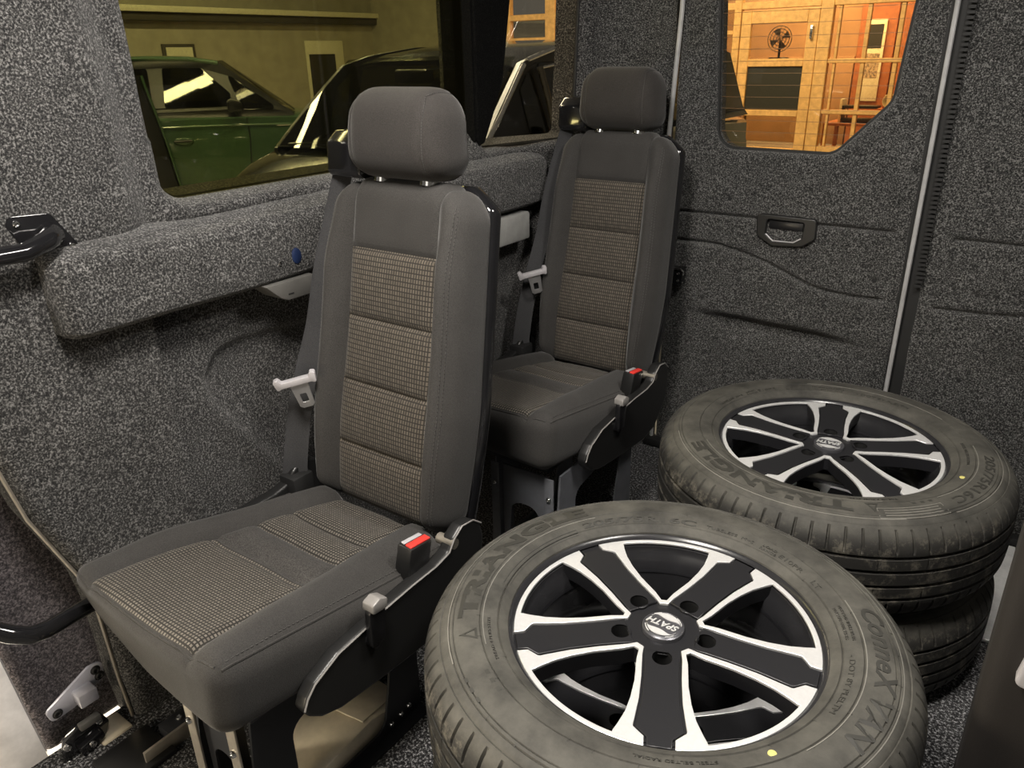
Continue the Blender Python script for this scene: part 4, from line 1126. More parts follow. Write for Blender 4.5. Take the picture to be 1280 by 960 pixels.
# black hinge mechanism below it
hm = empty('hinge_mechanism', (-1.262, 0.375, 0.022), 'black metal door hinge mechanism with bolts at the step of the sliding door', 'hinge')
MB().prism(rounded([(-0.045, -0.035), (0.036, -0.020), (0.048, 0.006), (0.040, 0.026), (-0.005, 0.034), (-0.030, 0.020)], 0.008, 4), 'x', -0.012, 0.006).obj('hinge_plate', 'gloss_black_metal', hm, bevel=0.003)
MB().prism(rounded([(-0.012, -0.026), (0.030, -0.008), (0.028, 0.010), (-0.018, -0.002)], 0.005, 3), 'x', 0.006, 0.020).obj('hinge_arm', 'gloss_black_metal', hm, bevel=0.003)
MB().box(0.000, 0.014, -0.004, 0.034, 0.026, 0.040).obj('stop_block', 'grey_plastic', hm, bevel=0.003)
for (y, z, x) in ((-0.030, 0.008, 0.006), (0.030, 0.020, 0.006), (0.006, -0.006, 0.020), (0.020, -0.018, 0.008), (-0.034, -0.026, 0.006)):
    q = link('bolt', SCREW, None, hm); q.location = (x, y, z); q.rotation_euler = (0, R(90), 0); q.scale = (1.4,) * 3
# black step end box and its bright edge
eb = empty('step_end_cap', (-1.165, 0.435, 0.0), 'black step end cap with pale edge at the foot of the carpeted wall', 'step trim')
MB().box(-0.045, 0.055, -0.075, 0.030, 0.0, 0.012).obj('cap_plate', 'black_plastic', eb, bevel=0.003)
MB().box(0.035, 0.041, -0.02, 0.095, 0.0, 0.034).obj('side_strip', 'bare_steel_edge', eb, bevel=0.001)
MB().box(-0.005, 0.033, 0.032, 0.095, 0.0, 0.030).obj('cap_block', 'black_powder_steel', eb, bevel=0.002)
q = link('bolt', SCREW, None, eb); q.location = (0.014, 0.065, 0.030); q.scale = (1.3,) * 3
# grab handles
gh = empty('wall_grip', (-1.238, 0.522, 0.924), 'glossy black grab handle bolted to the carpeted wall above the ledge', 'handle')
MB().prism(rounded([(-0.044, 0.036), (0.014, 0.032), (0.046, -0.022), (0.038, -0.034), (-0.030, -0.020), (-0.052, 0.024)], 0.010, 4), 'x', -0.030, 0.004).obj('mount_plate', 'gloss_black_metal', gh, bevel=0.002)
mb = MB(); mb.tube([(-0.004, 0.006, 0.004), (0.018, 0.004, 0.002), (0.034, -0.014, -0.002), (0.040, -0.050, -0.010), (0.043, -0.13, -0.008), (0.045, -0.26, -0.006)], [0.017, 0.016, 0.0145, 0.0135, 0.013, 0.013], 16)
mb.obj('grip_bar', 'gloss_black_metal', gh)
for (y, z) in ((-0.036, 0.024), (0.034, -0.021)):
    q = link('screw', SCREW, None, gh); q.location = (0.005, y, z); q.rotation_euler = (0, R(90), 0)
mb = MB(); pth = [(-1.235, 0.482, 0.302), (-1.175, 0.425, 0.338), (-1.140, 0.370, 0.362), (-1.118, 0.330, 0.376), (-1.112, 0.305, 0.386), (-1.118, 0.285, 0.400), (-1.140, 0.255, 0.425), (-1.165, 0.20, 0.46), (-1.18, 0.10, 0.52)]
mb.tube(pth, 0.0135, 16)
tag(mb.obj('grab_bar', 'gloss_black_metal'), 'bent black tubular grab bar low at the door opening in front of the seat', 'bar')

# =================================================================== RIGHT: DARK BROWN PANEL WITH LATCH
bpn = empty('folded_seat_back', (0.037, 0.885, 0.0), 'dark brown padded seat back standing upright at the right edge', 'seat')
sbp = split_build(rbox(lines(0.0, 0.42, 0.03, 0.03), lines(0, 0.12, 0.03, 0.02), lines(0.06, 0.80, 0.04, 0.03), 0.022), lambda Q, P, a, s: Q, lambda c, a, s: 'b', {'b': ('back_panel', 'brown_upholstery')}, bpn)
MB().box(0.03, 0.40, -0.02, 0.14, 0.0, 0.07).obj('base', 'rubber_black', bpn, bevel=0.01)
lq = MB().prism(rounded([(0.0, -0.028), (0.030, -0.032), (0.036, 0.024), (0.008, 0.030)], 0.008, 4), 'x', -0.008, 0.012).obj('latch', 'tongue_grey', bpn, bevel=0.003)
lq.location = (0.028, -0.004, 0.515); lq.rotation_euler = (0, 0, R(-90)); lbl(lq, 'pale grey latch on the side of the seat back')

# cream sheet metal box lying between the frame plates of the front seat
bt = MB().prism([(-0.115, 0.002), (0.115, 0.002), (0.115, 0.030), (0.020, 0.055), (-0.115, 0.040)], 'x', -0.060, 0.060).obj('base_tray', 'cream_paint', seat1, bevel=0.003)
bt.location = (0.068, 0.260, 0.0); lbl(bt, 'cream sheet metal tray between the frame plates')
fq = MB().box(-0.058, 0.050, -0.02, 0.09, 0.0, 0.003).obj('folded_flap', 'cream_paint', bt, bevel=0.001); fq.location = (0, 0.018, 0.052); fq.rotation_euler = (R(-12), 0, R(8))
# small white clip and dark cross bracket on the floor beside the rear seat
fc_ = empty('floor_clip', (-0.845, 1.50, 0.0), 'small white clip lying on the carpet under the rear seat', 'clip')
mb = MB(); mb.box(-0.020, 0.030, -0.006, 0.006, 0.0, 0.014); mb.box(-0.018, -0.002, -0.016, 0.004, 0.010, 0.026); mb.obj('clip_body', 'white_paint', fc_, bevel=0.003)
fb_ = MB(); fb_.box(-0.05, 0.05, -0.012, 0.012, 0.0, 0.008); fbo = fb_.obj('floor_bracket', 'aluminium_sill', bevel=0.002); fbo.location = (-0.80, 1.93, 0.010); fbo.rotation_euler = (0, 0, R(-20))
tag(fbo, 'flat bare metal bracket on the floor behind the rear seat', 'bracket')

# =================================================================== SHOWROOM OUTSIDE
tag(MB().box(-14, 8, -4, 17, GZ - 0.05, GZ).obj('floor', 'show_floor', smooth=False), kind='structure')
XW = -12.5
tag(MB().box(XW - 0.2, XW, -3, 13.0, GZ, 1.90).obj('wall_back', 'wall_beige', smooth=False), kind='structure')
tag(MB().box(XW - 0.2, XW + 0.02, -3, 13.0, 1.90, 4.2).obj('wall_upper', 'wall_upper', smooth=False), kind='structure')
tag(MB().box(XW, XW + 0.22, -3, 13.0, 1.88, 1.97).obj('trim_15', 'wall_band', bevel=0.01), kind='structure')
tag(MB().box(XW, XW + 0.16, -3, 13.0, 1.76, 1.87).obj('trim_16', 'wall_dark', bevel=0.01), kind='structure')
# notice board and framed sheet on the wall
nb = empty('wall_board', (XW, 11.2, 0.95), 'pale framed opening with dark board on the beige wall', 'board')
MB().box(0.0, 0.03, -0.48, 0.48, -0.65, 0.52).obj('frame', 'wall_band', nb, bevel=0.01)
MB().box(0.03, 0.06, -0.42, 0.22, -0.62, 0.28).obj('board', 'dark_panel', nb, bevel=0.006)
fr_ = empty('framed_sheet', (XW, 8.05, 1.20), 'cream framed sheet hanging on the beige wall above the green car', 'picture')
MB().box(0.0, 0.03, -0.30, 0.30, -0.35, 0.22).obj('frame', 'wall_dark', fr_, bevel=0.006)
MB().box(0.03, 0.04, -0.24, 0.24, -0.30, 0.17).obj('sheet', 'wall_band', fr_, smooth=False)

def pgrid(fn, us, vs): return [[fn(u, v) for v in vs] for u in us]
def make_car(root, st, gh_st, paint, win, ws, rear=None, zb=-0.28, mirror=None, glassmat='car_glass'):
    """st: lower body stations (s, belt z, half width); gh_st: greenhouse stations (s, roof z, half width at belt, half width at roof, belt z)"""
    rows = []
    for s, zt, w in st:
        h = zt - zb
        half = [(w * 0.90, zb), (w * 0.985, zb + h * 0.10), (w * 1.0, zb + h * 0.35), (w * 1.0, zb + h * 0.62), (w * 0.985, zb + h * 0.78), (w * 0.975, zb + h * 0.82), (w * 0.97, zt - 0.035), (w * 0.945, zt - 0.008), (w * 0.88, zt + 0.006), (w * 0.55, zt + 0.022), (0, zt + 0.030)]
        rows.append([(s, -x, z) for x, z in half] + [(s, x, z) for x, z in half[::-1][1:]])
    mb = MB().grid(rows); n = len(rows[0]); mb.f.append(tuple(range(n))); mb.f.append(tuple(range(len(mb.v) - n, len(mb.v))))
    mb.obj('body', paint, root, angle=30)
    S = [g[0] for g in gh_st]
    def side_w(s, z):
        zr, wb, wr, zl = (np.interp(s, S[::1] if S[0] < S[-1] else S[::-1], [g[k] for g in (gh_st if S[0] < S[-1] else gh_st[::-1])]) for k in (1, 2, 3, 4))
        t = np.clip((z - zl) / max(zr - zl, 0.01) / 0.9, 0, 1); return wb + (wr - wb) * t
    # cabin: two pierced side frames, a roof skin, dark sill deck
    gs_ = gh_st
    roof = [(g[0], g[4] + max(g[1] - g[4], 0.004) * 0.985) for g in gs_]
    outl = roof + [(gs_[-1][0], gs_[-1][4] - 0.02), (gs_[0][0], gs_[0][4] - 0.02)]
    for side_ in (-1, 1):
        me = curve_mesh('pillar_frame', [outl] + [rounded(p, 0.03, 3) for p in win['panes']], 0.03)
        for v in me.vertices:
            s_, z_, t_ = v.co; v.co = (s_, side_ * (float(side_w(s_, z_)) + t_ - 0.01), z_)
        me.update(); link('pillar_frame', me, win.get('frame', paint), root)
    i0 = max(range(len(gs_)), key=lambda q: -abs(gs_[q][0] - ws[3])); 
    lo_, hi_ = (0, len(gs_)) if not rear else (0, len(gs_))
    tops = [g for g in gs_ if g[1] > ws[4] - 0.06 or False]
    tops = [g for g in gs_ if g[1] >= min(ws[4], (rear[4] if rear else ws[4])) - 0.03]
    rows = []
    for s_, zr, wb, wr, zbl in tops:
        rows.append([(s_, v * (wr + 0.012), zr - 0.045 * abs(v) ** 5 + 0.015 * (1 - v * v)) for v in np.linspace(-1, 1, 17)])
    mb = MB().grid(rows); mb.grid([[(x, y * 0.99, z - 0.03) for x, y, z in r] for r in rows]); mb.obj('roof_skin', win.get('roof', paint), root, angle=60)
    MB().grid([[(s_, v * (wb - 0.02), zbl + 0.026 + 0.012 * (1 - v * v)) for v in np.linspace(-1, 1, 9)] for s_, zr, wb, wr, zbl in gs_]).obj('dark_deck', 'car_trim', root)
    for side_ in (-1, 1):
        for poly in win['panes']:
            pr_ = rounded(poly, 0.03, 3)
            vs = [(s, side_ * (side_w(s, z) + 0.012), z) for s, z in pr_]; vs2 = [(s, side_ * (side_w(s, z) + 0.004), z) for s, z in pr_]; n = len(vs)
            MB().add(vs + vs2, [tuple(range(n)), tuple(range(n, 2*n))[::-1]] + [(i, (i+1) % n, n + (i+1) % n, n + i) for i in range(n)]).obj('side_window', glassmat, root, smooth=False)
    for nm, (s0, z0, w0, s1, z1, w1, off) in (('windscreen', ws),) + ((('rear_window', rear),) if rear else ()):
        us = np.linspace(0, 1, 8); vv = np.linspace(-1, 1, 15)
        P = [[(s0 + (s1 - s0) * u + off * (1 + 4 * (1 - v * v)), (w0 + (w1 - w0) * u) * v, z0 + (z1 - z0) * u + 0.010 + 0.012 * (1 - v * v)) for v in vv] for u in us]
        MB().grid(P).obj(nm, glassmat, root)
    return side_w
def car_wheel(root, s, w, rad=0.34):
    mb = MB(); mb.lathe([(0.20, 0.10), (rad - 0.03, 0.11), (rad, 0.07), (rad, -0.07), (rad - 0.03, -0.11), (0.20, -0.1)], 40)
    o = mb.obj('road_wheel', 'rubber_black', root); o.location = (s, w, GZ + rad); o.rotation_euler = (R(90), 0, 0)
    mb = MB(); mb.lathe([(0.0, 0.09), (0.06, 0.09), (0.20, 0.08), (0.21, 0.05)], 30); q = mb.obj('hub', 'rim_silver', o)

# ---- green car (heads right, seen side on), local +s = heading
gdir = Vector((0.545, 0.839, 0)); P0 = Vector((-9.2, 6.15, 0))
gc = empty('green_car', (P0.x, P0.y, 0.0), 'green hatchback parked before the beige wall, seen side on through the tinted window', 'car', rz=math.atan2(gdir.y, gdir.x))
GW = 0.90
def shift(seq): return seq
st = [(-3.05, 0.30, 0.70), (-3.0, 0.50, 0.84), (-2.6, 0.58, 0.89), (-1.5, 0.575, GW), (-0.53, 0.565, GW), (0.44, 0.555, GW), (0.98, 0.545, GW), (1.30, 0.51, 0.88), (1.62, 0.43, 0.84), (1.85, 0.33, 0.76), (1.92, 0.10, 0.66)]
gst = [(-2.9, 0.60, 0.84, 0.80, 0.575), (-2.55, 0.98, 0.85, 0.72, 0.575), (-2.1, 1.14, 0.86, 0.66, 0.575), (-1.3, 1.205, 0.865, 0.65, 0.57), (-0.55, 1.215, 0.865, 0.65, 0.565), (-0.1, 1.20, 0.865, 0.65, 0.56), (0.22, 1.150, 0.865, 0.67, 0.555), (0.60, 0.86, 0.865, 0.77, 0.55), (1.00, 0.555, 0.86, 0.85, 0.545)]
swg = make_car(gc, [(s, z, w) for s, z, w in st], gst, 'green_car_paint',
    {'frame': 'car_trim', 'panes': [[(-0.44, 0.66), (0.30, 0.66), (0.30, 0.80), (0.02, 1.08), (-0.40, 1.09)], [(0.40, 0.62), (0.84, 0.60), (0.36, 0.97), (0.30, 1.0)], [(-1.45, 0.66), (-0.56, 0.66), (-0.56, 1.09), (-1.2, 1.08)]]},
    (0.99, 0.56, 0.80, 0.20, 1.14, 0.64, 0.02), (-2.92, 0.60, 0.78, -2.2, 1.10, 0.6, -0.02))
mb = MB()
for sg in (-1, 1): mb.tube([(s_, sg * (wr_ + 0.004), zr_ - 0.022) for s_, zr_, wb_, wr_, zl_ in gst[2:7]], 0.026, 8)
mb.obj('roof_rail', 'green_car_paint', gc)
# door outline, handle, mirror, crease, lamp strip (on the near side: local -y faces the van)
NS = -1
mb = MB(); mb.tube([(0.44, NS * 0.905, 0.53), (0.45, NS * 0.912, 0.30), (0.42, NS * 0.912, 0.0), (0.36, NS * 0.905, -0.22)], 0.006, 6); mb.tube([(-0.53, NS * 0.905, 0.53), (-0.53, NS * 0.912, 0.30), (-0.50, NS * 0.912, -0.2)], 0.006, 6)
mb.obj('door_gap', 'car_trim', gc)
mb = MB(); mb.tube([(-0.50, NS * 0.902, 0.455), (0.1, NS * 0.905, 0.452), (0.44, NS * 0.905, 0.446), (1.0, NS * 0.892, 0.43), (1.4, NS * 0.86, 0.40)], 0.012, 8); mb.obj('crease', 'green_car_paint', gc)
mb = MB(); mb.lathe([(0.0, 0.014), (0.6, 0.012), (0.9, 0.006), (1.0, -0.01)], 24); dh_ = mb.obj('door_handle', 'green_car_paint', gc); dh_.scale = (0.115, 0.05, 1); dh_.rotation_euler = (R(90), 0, 0); dh_.location = (-0.30, NS * 0.912, 0.295)
mb = MB(); mb.tube([(-0.40, NS * 0.935, 0.30), (-0.21, NS * 0.935, 0.30)], 0.013, 8); mb.obj('handle_bar', 'car_trim', dh_).matrix_parent_inverse = Matrix.Identity(4) if False else (Matrix.Translation(dh_.location) @ dh_.rotation_euler.to_matrix().to_4x4() @ Matrix.Diagonal((*dh_.scale, 1))).inverted()
mb = MB(); mb.box(0.78, 1.36, NS * 0.90, NS * 0.85, 0.415, 0.442); lp = mb.obj('lamp_strip', 'chrome', gc, bevel=0.006)
mr = MB(); mr.prism(rounded([(-0.06, -0.06), (0.10, -0.05), (0.10, 0.05), (-0.02, 0.085), (-0.06, 0.06)], 0.03, 4), 'y', -0.11, 0.08); mo = mr.obj('wing_mirror', 'car_trim', gc, bevel=0.02); mo.location = (0.30, NS * 1.0, 0.66)
mb = MB(); mb.tube([(0.34, NS * 0.89, 0.58), (0.32, NS * 0.98, 0.63)], 0.025, 8); mb.obj('mirror_stalk', 'car_trim', gc)
# open tailward door seen edge on
dp = []
for t in np.linspace(0, 1, 12):
    z = 1.02 - 1.24 * t; dp.append((-0.62 + 0.20 * t ** 1.4 + 0.04 * math.sin(t * PI), z))
mb = MB(); mb.grid([[(s - 0.34, NS * 1.02, z), (s - 0.14, NS * 1.04, z), (s - 0.03, NS * 1.02, z), (s, NS * 0.98, z), (s - 0.02, NS * 0.93, z)] for s, z in dp]); mb.obj('rear_door', 'car_trim', gc)
mb = MB(); mb.tube([(s + 0.005, NS * 1.0, z) for s, z in dp], 0.016, 8); mb.obj('door_edge', 'green_car_paint', gc)
for s in (-2.15, 1.25):
    for w in (-0.80, 0.80): car_wheel(gc, s, w)
mb = MB(); mb.box(-0.12, 0.03, -0.06, 0.06, 0.0, 0.05); im = mb.obj('inside_mirror', 'car_trim', gc, bevel=0.02); im.location = (0.0, 0.0, 1.02)
for w in (-0.35, 0.35):
    hr = MB(); hr.box(-0.06, 0.06, -0.13, 0.13, 0.0, 0.18); ho = hr.obj('head_restraint', 'car_trim', gc, bevel=0.04); ho.location = (-0.75, w, 0.66)

# ---- dark people carrier beside the van, heading to -y
dc = empty('dark_car', (-3.30, 3.20, 0.0), 'dark car with raked windscreen and chrome mirror parked alongside the van', 'car', rz=R(-90))
# local: s forward = world -y ; local y -> world x  (rotation -90 deg: local y maps to +x)
st = [(-3.9, 0.30, 0.74), (-3.8, 0.60, 0.86), (-2.5, 0.66, 0.90), (-1.2, 0.655, 0.90), (-0.45, 0.645, 0.90), (0.0, 0.640, 0.88), (0.22, 0.585, 0.84), (0.42, 0.505, 0.78), (0.60, 0.38, 0.68), (0.68, 0.20, 0.60), (0.70, -0.05, 0.56)]
gst = [(-3.75, 0.70, 0.85, 0.80, 0.655), (-3.55, 1.14, 0.85, 0.72, 0.655), (-3.0, 1.215, 0.86, 0.70, 0.655), (-2.0, 1.235, 0.865, 0.69, 0.655), (-1.2, 1.222, 0.865, 0.69, 0.650), (-0.75, 1.175, 0.86, 0.69, 0.645), (-0.52, 1.120, 0.85, 0.70, 0.645), (-0.25, 0.90, 0.83, 0.75, 0.643), (0.02, 0.655, 0.80, 0.79, 0.64)]
make_car(dc, st, gst, 'dark_car_paint', {'frame': 'car_trim', 'panes': [[(-0.44, 0.70), (-0.46, 0.98), (-0.60, 1.09), (-0.62, 0.70)], [(-1.75, 0.70), (-0.68, 0.70), (-0.68, 1.11), (-1.72, 1.13)], [(-2.9, 0.70), (-1.85, 0.70), (-1.85, 1.13), (-2.8, 1.11)]]},
    (0.03, 0.655, 0.76, -0.55, 1.135, 0.655, 0.012), None)
# bright roof edge line, screen pillar highlight as a chrome tube, wipers, mirror, headlamp
mb = MB(); mb.tube([(-0.56, 0.715, 1.125), (-0.9, 0.705, 1.190), (-1.4, 0.700, 1.222), (-2.4, 0.70, 1.225)], 0.012, 8); mb.tube([(-0.62, 0.735, 1.08), (-1.0, 0.735, 1.118), (-1.8, 0.735, 1.135), (-2.8, 0.735, 1.12)], 0.009, 8)
mb.obj('roof_rail', 'chrome', dc)
mb = MB(); mb.tube([(0.02, 0.815, 0.665), (-0.25, 0.775, 0.885), (-0.52, 0.725, 1.105)], 0.013, 8); mb.obj('screen_pillar_highlight', 'chrome', dc)
mb = MB(); mb.tube([(-0.64, 0.868, 0.69), (-0.65, 0.80, 0.92), (-0.65, 0.745, 1.09)], 0.018, 8); mb.obj('door_pillar', 'silver_brown_paint', dc)
mb = MB(); mb.tube([(0.045, -0.62, 0.685), (0.0, -0.10, 0.700)], 0.009, 6); mb.tube([(0.05, 0.05, 0.69), (0.0, 0.55, 0.700)], 0.009, 6); mb.obj('wiper', 'car_trim', dc)
mr = MB(); mr.prism(rounded([(-0.07, -0.075), (0.07, -0.06), (0.085, 0.05), (0.02, 0.095), (-0.06, 0.08)], 0.035, 5), 'y', -0.10, 0.10); mo = mr.obj('wing_mirror', 'silver_brown_paint', dc, bevel=0.025); mo.location = (-0.62, 0.99, 0.755)
mb = MB(); mb.prism(rounded([(-0.08, -0.06), (0.08, -0.06), (0.07, 0.07), (-0.07, 0.07)], 0.03, 4), 'x', -0.004, 0.004); mg = mb.obj('mirror_glass', 'chrome', mo); mg.location = (-0.075, 0, 0)
mb = MB(); mb.tube([(-0.60, 0.87, 0.66), (-0.60, 0.95, 0.70)], 0.025, 8); mb.obj('mirror_stalk', 'car_trim', dc)
im = MB().box(-0.05, 0.03, -0.13, 0.13, -0.05, 0.03).obj('inside_mirror', 'car_trim', dc, bevel=0.02); im.location = (-0.42, 0.0, 1.06)
hlp = MB(); hlp.lathe([(0.0, 0.03), (0.07, 0.022), (0.10, 0.0)], 20); ho = hlp.obj('headlamp', 'chrome', dc); ho.location = (0.56, -0.55, 0.40); ho.rotation_euler = (R(25), R(60), 0); ho.scale = (1.2, 0.8, 1)
db = MB(); db.grid([[(s, w * 0.76, z + 0.010 * (1 - w * w)) for w in np.linspace(-1, 1, 9)] for s, z in ((-0.02, 0.62), (-0.35, 0.66), (-0.55, 0.64))]); db.obj('dashboard', 'car_trim', dc)
for s in (-3.1, 0.15):
    for w in (-0.82, 0.82): car_wheel(dc, s, w, 0.33)
for k, w in enumerate((-0.38, 0.38)):
    hr = MB(); hr.box(-0.07, 0.07, -0.24, 0.24, -0.30, 0.30); hr.box(-0.05, 0.05, -0.12, 0.12, 0.33, 0.50); ho = hr.obj('front_seat', 'car_trim', dc, bevel=0.04); ho.location = (-1.15, w, 0.52)

# ---- glazed wooden office partition (plane y = YP) and the office behind it
YP = 12.6
pt = empty('wooden_partition', (-3.6, YP, GZ), 'glazed pine office partition with door seen through the back door window', 'partition')
def wood(x0, x1, z0, z1, nm, d=0.06, mat='pine_wood'):
    return MB().box(x0 + 3.6, x1 + 3.6, -d, d, z0 - GZ, z1 - GZ).obj(nm, mat, pt, bevel=0.008, segs=1)
ZT = 3.2
for x0, x1 in ((-4.77, -4.66), (-3.49, -3.31), (-2.16, -1.98), (-5.62, -5.46), (-6.6, -6.47), (-7.75, -7.62), (-8.22, -8.02), (-9.1, -8.98)):
    wood(x0, x1, GZ, ZT, 'post')
for x0, x1 in ((-2.86, -2.80), (-2.43, -2.37), (-3.24, -3.20)): wood(x0, x1, GZ, ZT, 'glazing_bar', 0.03)
for x0, x1 in ((-9.0, -4.66), (-4.66, -3.49), (-3.31, -1.98)):
    wood(x0, x1, 1.70, 1.80, 'head_rail', 0.055)
for z0, z1 in ((0.94, 1.00), (0.24, 0.30), (GZ, -0.22)): wood(-3.31, -1.98, z0, z1, 'rail', 0.05)
for z0, z1 in ((0.62, 0.70), (1.36, 1.42)): wood(-9.0, -4.77, z0, z1, 'rail', 0.05)
wood(-9.0, -4.77, GZ, 0.10, 'lower_panel', 0.04)
# door leaf
for x0, x1 in ((-4.65, -4.50), (-3.66, -3.50)): wood(x0, x1, GZ, 1.68, 'door_stile', 0.045)
for z0, z1 in ((1.50, 1.68), (0.90, 1.01), (0.19, 0.28), (GZ, -0.28)): wood(-4.50, -3.66, z0, z1, 'door_rail', 0.045)
MB().box(-0.02, 0.02, -0.10, -0.045, -0.09, 0.09).obj('door_lever', 'chrome', pt, bevel=0.006).location = (0.02, 0, 1.36 - GZ)
for x0, x1, z0, z1, m_ in ((-4.50, -3.66, 1.01, 1.50, 'office_glass'), (-4.50, -3.66, 0.28, 0.90, 'dark_panel'), (-4.50, -3.66, -0.28, 0.19, 'office_glass'), (-3.31, -2.16, -0.22, 1.70, 'office_glass'), (-9.0, -4.77, 0.10, 1.70, 'office_glass')):
    o = wood(x0, x1, z0, z1, 'glass_pane' if m_ == 'office_glass' else 'dark_pane', 0.006, m_)
MB().box(XW - -3.6, -9.05 + 3.6, -0.05, 0.05, 0, 4.7).obj('plain_panel', 'wall_beige', pt, smooth=False)
MB().box(-9.05 + 3.6, 5.6, -0.06, 0.06, ZT - GZ, 4.7).obj('top_panel', 'wall_beige', pt, smooth=False)
MB().box(-1.98 + 3.6, 5.6, -0.05, 0.05, 0, ZT - GZ).obj('plain_panel', 'wall_beige', pt, smooth=False)
# office interior
tag(MB().box(-10, 2, 15.6, 15.7, GZ, 3.4).obj('wall_office', 'office_back', smooth=False), kind='structure')
for k, (x0, x1) in enumerate(((-3.62, -3.02), (-3.00, -2.40), (-2.38, -1.78), (-1.76, -1.1))):
    tag(MB().box(x0, x1, 15.52, 15.60, GZ, 3.0).obj('trim_%d' % (17 + k), 'red_wood', bevel=0.008, segs=1), kind='structure')
tag(MB().box(-6.0, -3.64, 15.52, 15.60, GZ, 1.0).obj('trim_21', 'office_back', bevel=0.008), kind='structure')
pc = empty('wall_picture', (-3.33, 15.50, 0.92), 'tall white framed picture on the red wood office wall', 'picture')
MB().box(-0.16, 0.16, -0.03, 0.0, -0.66, 0.66).obj('frame', 'picture_white', pc, bevel=0.005)
MB().box(-0.115, 0.115, -0.034, -0.028, -0.28, 0.12).obj('print', 'picture_print', pc, smooth=False)
MB().box(-0.115, 0.115, -0.034, -0.028, 0.20, 0.58).obj('dark_print', 'dark_panel', pc, smooth=False)
# desk fan behind the door glass
fn = empty('desk_fan', (-4.30, 13.4, 0.99), 'round desk fan behind the upper door pane', 'fan')
mb = MB()
for rr in (0.05, 0.10, 0.15, 0.19):
    mb.tube([(rr * math.cos(t), -0.04, 0.30 + rr * math.sin(t)) for t in np.linspace(0, 2*PI, 25)], 0.006, 5, False)
for t in np.linspace(0, 2*PI, 16, endpoint=False): mb.tube([(0, -0.05, 0.30), (0.19 * math.cos(t), -0.03, 0.30 + 0.19 * math.sin(t))], 0.003, 4)
mb.obj('cage', 'grey_plastic', fn)
MB().lathe([(0.0, 0.03), (0.15, 0.03), (0.17, 0.0), (0.0, 0.0)], 24).obj('base', 'car_trim', fn)
mb = MB(); mb.tube([(0, 0, 0.02), (0, 0, 0.28)], 0.02, 8); mb.obj('stand', 'car_trim', fn)
for k in range(4):
    t = k * PI / 2 + 0.4
    b_ = MB(); b_.add([(0.02*math.cos(t), -0.02, 0.30 + 0.02*math.sin(t)), (0.16*math.cos(t-.3), -0.01, 0.30+0.16*math.sin(t-.3)), (0.16*math.cos(t+.4), -0.03, 0.30+0.16*math.sin(t+.4))], [(0, 1, 2)])
    b_.add([(0.02*math.cos(t), -0.017, 0.30 + 0.02*math.sin(t)), (0.16*math.cos(t-.3), -0.007, 0.30+0.16*math.sin(t-.3)), (0.16*math.cos(t+.4), -0.027, 0.30+0.16*math.sin(t+.4))], [(2, 1, 0)])
    b_.obj('blade', 'grey_plastic', fn, smooth=False)
def table(nm, label, x0, x1, y0, y1, top, mat='pine_wood'):
    t = empty(nm, ((x0+x1)/2, (y0+y1)/2, GZ), label, 'table'); w, d = (x1-x0)/2, (y1-y0)/2; h = top - GZ
    MB().box(-w, w, -d, d, h - 0.04, h).obj('table_top', mat, t, bevel=0.005)
    for sx_ in (-1, 1):
        for sy_ in (-1, 1): MB().box(sx_*w - sx_*0.06, sx_*w, sy_*d - sy_*0.06, sy_*d, 0, h - 0.04).obj('leg', mat, t, smooth=False)
    return t
table('filing_table', 'dark topped table under the desk fan behind the door', -4.9, -3.75, 13.2, 13.7, 0.99, 'car_trim')
table('office_desk', 'red wood desk carrying papers behind the right hand panes', -3.55, -2.3, 13.7, 14.5, 0.02, 'red_wood')
pt_ = empty('paper_tray', (-3.05, 14.0, 0.02), 'dark stacked paper tray standing on the red wood desk', 'tray')
for k in range(3): MB().box(-0.28, 0.25, -0.15, 0.15, 0.02 + k*0.10, 0.06 + k*0.10).obj('shelf', 'dark_panel', pt_, bevel=0.004)
MB().box(-0.32, -0.28, -0.15, 0.15, 0.0, 0.36).obj('side_panel', 'picture_white', pt_, bevel=0.004)
table('side_cabinet', 'red wood cabinet holding the printer by the far wall', -3.0, -2.2, 14.8, 15.4, 0.18, 'red_wood')
pr_ = empty('printer', (-2.72, 15.05, 0.18), 'white and grey office printer on the red wood cabinet', 'printer')
MB().box(-0.22, 0.22, -0.16, 0.16, 0.0, 0.14).obj('case', 'red_wood', pr_, bevel=0.02); MB().box(-0.20, 0.18, -0.18, 0.10, 0.14, 0.22).obj('lid', 'picture_white', pr_, bevel=0.03)
rl = empty('round_speaker', (-2.50, 13.2, 0.30), 'pale horn shaped speaker behind the rail at the right of the panes', 'speaker')
mb = MB(); mb.lathe([(0.0, 0.02), (0.055, 0.02), (0.085, 0.06), (0.10, 0.06), (0.10, -0.05), (0.06, -0.12)], 28); o = mb.obj('horn', 'picture_white', rl); o.rotation_euler = (R(90), 0, 0); o.location = (0, 0, 0.10)
MB().box(0.0, 0.20, -0.05, 0.10, GZ - 0.30, 0.0).obj('stand', 'red_wood', rl, bevel=0.01)
mb = MB(); mb.box(0.02, 0.26, -0.05, 0.10, 0.0, 0.20); mb.obj('case', 'grey_plastic', rl, bevel=0.01)
mb = MB(); mb.lathe([(0.0, 0.03), (0.05, 0.025)], 20); o = mb.obj('cone', 'dark_panel', rl); o.rotation_euler = (R(90), 0, 0); o.location = (0, -0.01, 0.10)
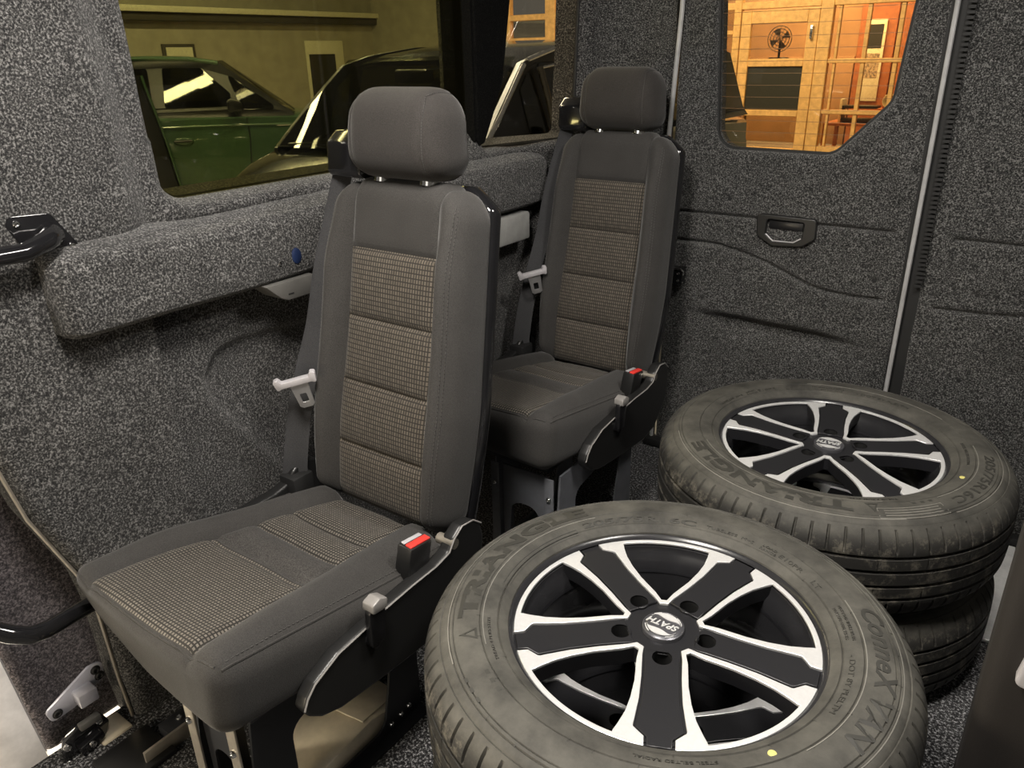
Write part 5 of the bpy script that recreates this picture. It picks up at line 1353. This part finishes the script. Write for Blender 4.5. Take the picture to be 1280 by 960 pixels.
# wooden chair beside the door seen at the lower left of the pane
wc = empty('wooden_chair', (-5.05, 11.6, GZ), 'light wooden chair standing outside the partition left of its door', 'chair')
MB().box(-0.22, 0.22, -0.22, 0.22, 0.42, 0.46).obj('seat', 'pine_wood', wc, bevel=0.01)
for sx_ in (-1, 1):
    for sy_ in (-1, 1):
        MB().box(sx_*0.20 - 0.02, sx_*0.20 + 0.02, sy_*0.20 - 0.02, sy_*0.20 + 0.02, 0, 0.42 if sy_ < 0 else 0.86).obj('leg', 'pine_wood', wc, bevel=0.004, segs=1)
for z in (0.58, 0.70, 0.82): MB().box(-0.20, 0.20, 0.185, 0.215, z, z + 0.05).obj('back_slat', 'pine_wood', wc, bevel=0.006)
# silver car nose seen at the left of the back window
sc_ = empty('silver_car', (-5.55, 9.4, 0.0), 'silver brown car whose tail shows at the left of the back door window', 'car', rz=R(180))
st = [(-2.0, 0.2, 0.70), (-1.9, 0.42, 0.80), (-1.0, 0.52, 0.86), (0.3, 0.55, 0.88), (1.3, 0.54, 0.86), (1.75, 0.50, 0.82), (1.95, 0.40, 0.78), (2.0, 0.1, 0.72)]
gst = [(-1.0, 0.53, 0.80, 0.80, 0.52), (-0.3, 0.92, 0.82, 0.68, 0.53), (0.3, 0.98, 0.83, 0.66, 0.54), (1.1, 0.96, 0.82, 0.66, 0.54), (1.5, 0.80, 0.80, 0.70, 0.53), (1.72, 0.54, 0.78, 0.76, 0.51)]
make_car(sc_, st, gst, 'silver_brown_paint', {'frame': 'silver_brown_paint', 'panes': [[(-0.55, 0.60), (0.35, 0.60), (0.35, 0.90), (-0.25, 0.88)], [(0.42, 0.60), (1.4, 0.60), (1.2, 0.88), (0.42, 0.90)]]},
    (-0.98, 0.55, 0.76, -0.32, 0.90, 0.64, -0.012), (1.71, 0.55, 0.74, 1.48, 0.80, 0.66, 0.012))
for s in (-1.3, 1.25):
    for w in (-0.80, 0.80): car_wheel(sc_, s, w, 0.31)
# ceiling lamps of the showroom give the reflections on the cars
for k, (x, y) in enumerate(((-4.6, 1.2), (-4.6, 4.6), (-8.2, 3.0), (-8.2, 7.0))):
    tl = empty('ceiling_lamp', (x, y, 4.0), ['long white ceiling lamp above the bonnet of the dark car', 'long white ceiling lamp behind the tail of the dark car', 'long white ceiling lamp between green car and van front', 'long white ceiling lamp above the nose of the green car'][k], 'lamp', 'showroom ceiling lamps')
    MB().box(-0.08, 0.08, -0.75, 0.75, 0.0, 0.06).obj('housing', 'white_paint', tl, bevel=0.01)
    m_ = MATS.get('lamp_glow')
    if m_ is None:
        m_ = bpy.data.materials.new('lamp_glow'); m_.use_nodes = True; b_ = m_.node_tree.nodes['Principled BSDF']
        b_.inputs['Emission Color'].default_value = (1, 0.92, 0.72, 1); b_.inputs['Emission Strength'].default_value = 14; MATS['lamp_glow'] = m_
    MB().box(-0.06, 0.06, -0.72, 0.72, -0.012, 0.0).obj('tube', m_, tl, smooth=False)
bpy.context.view_layer.update()
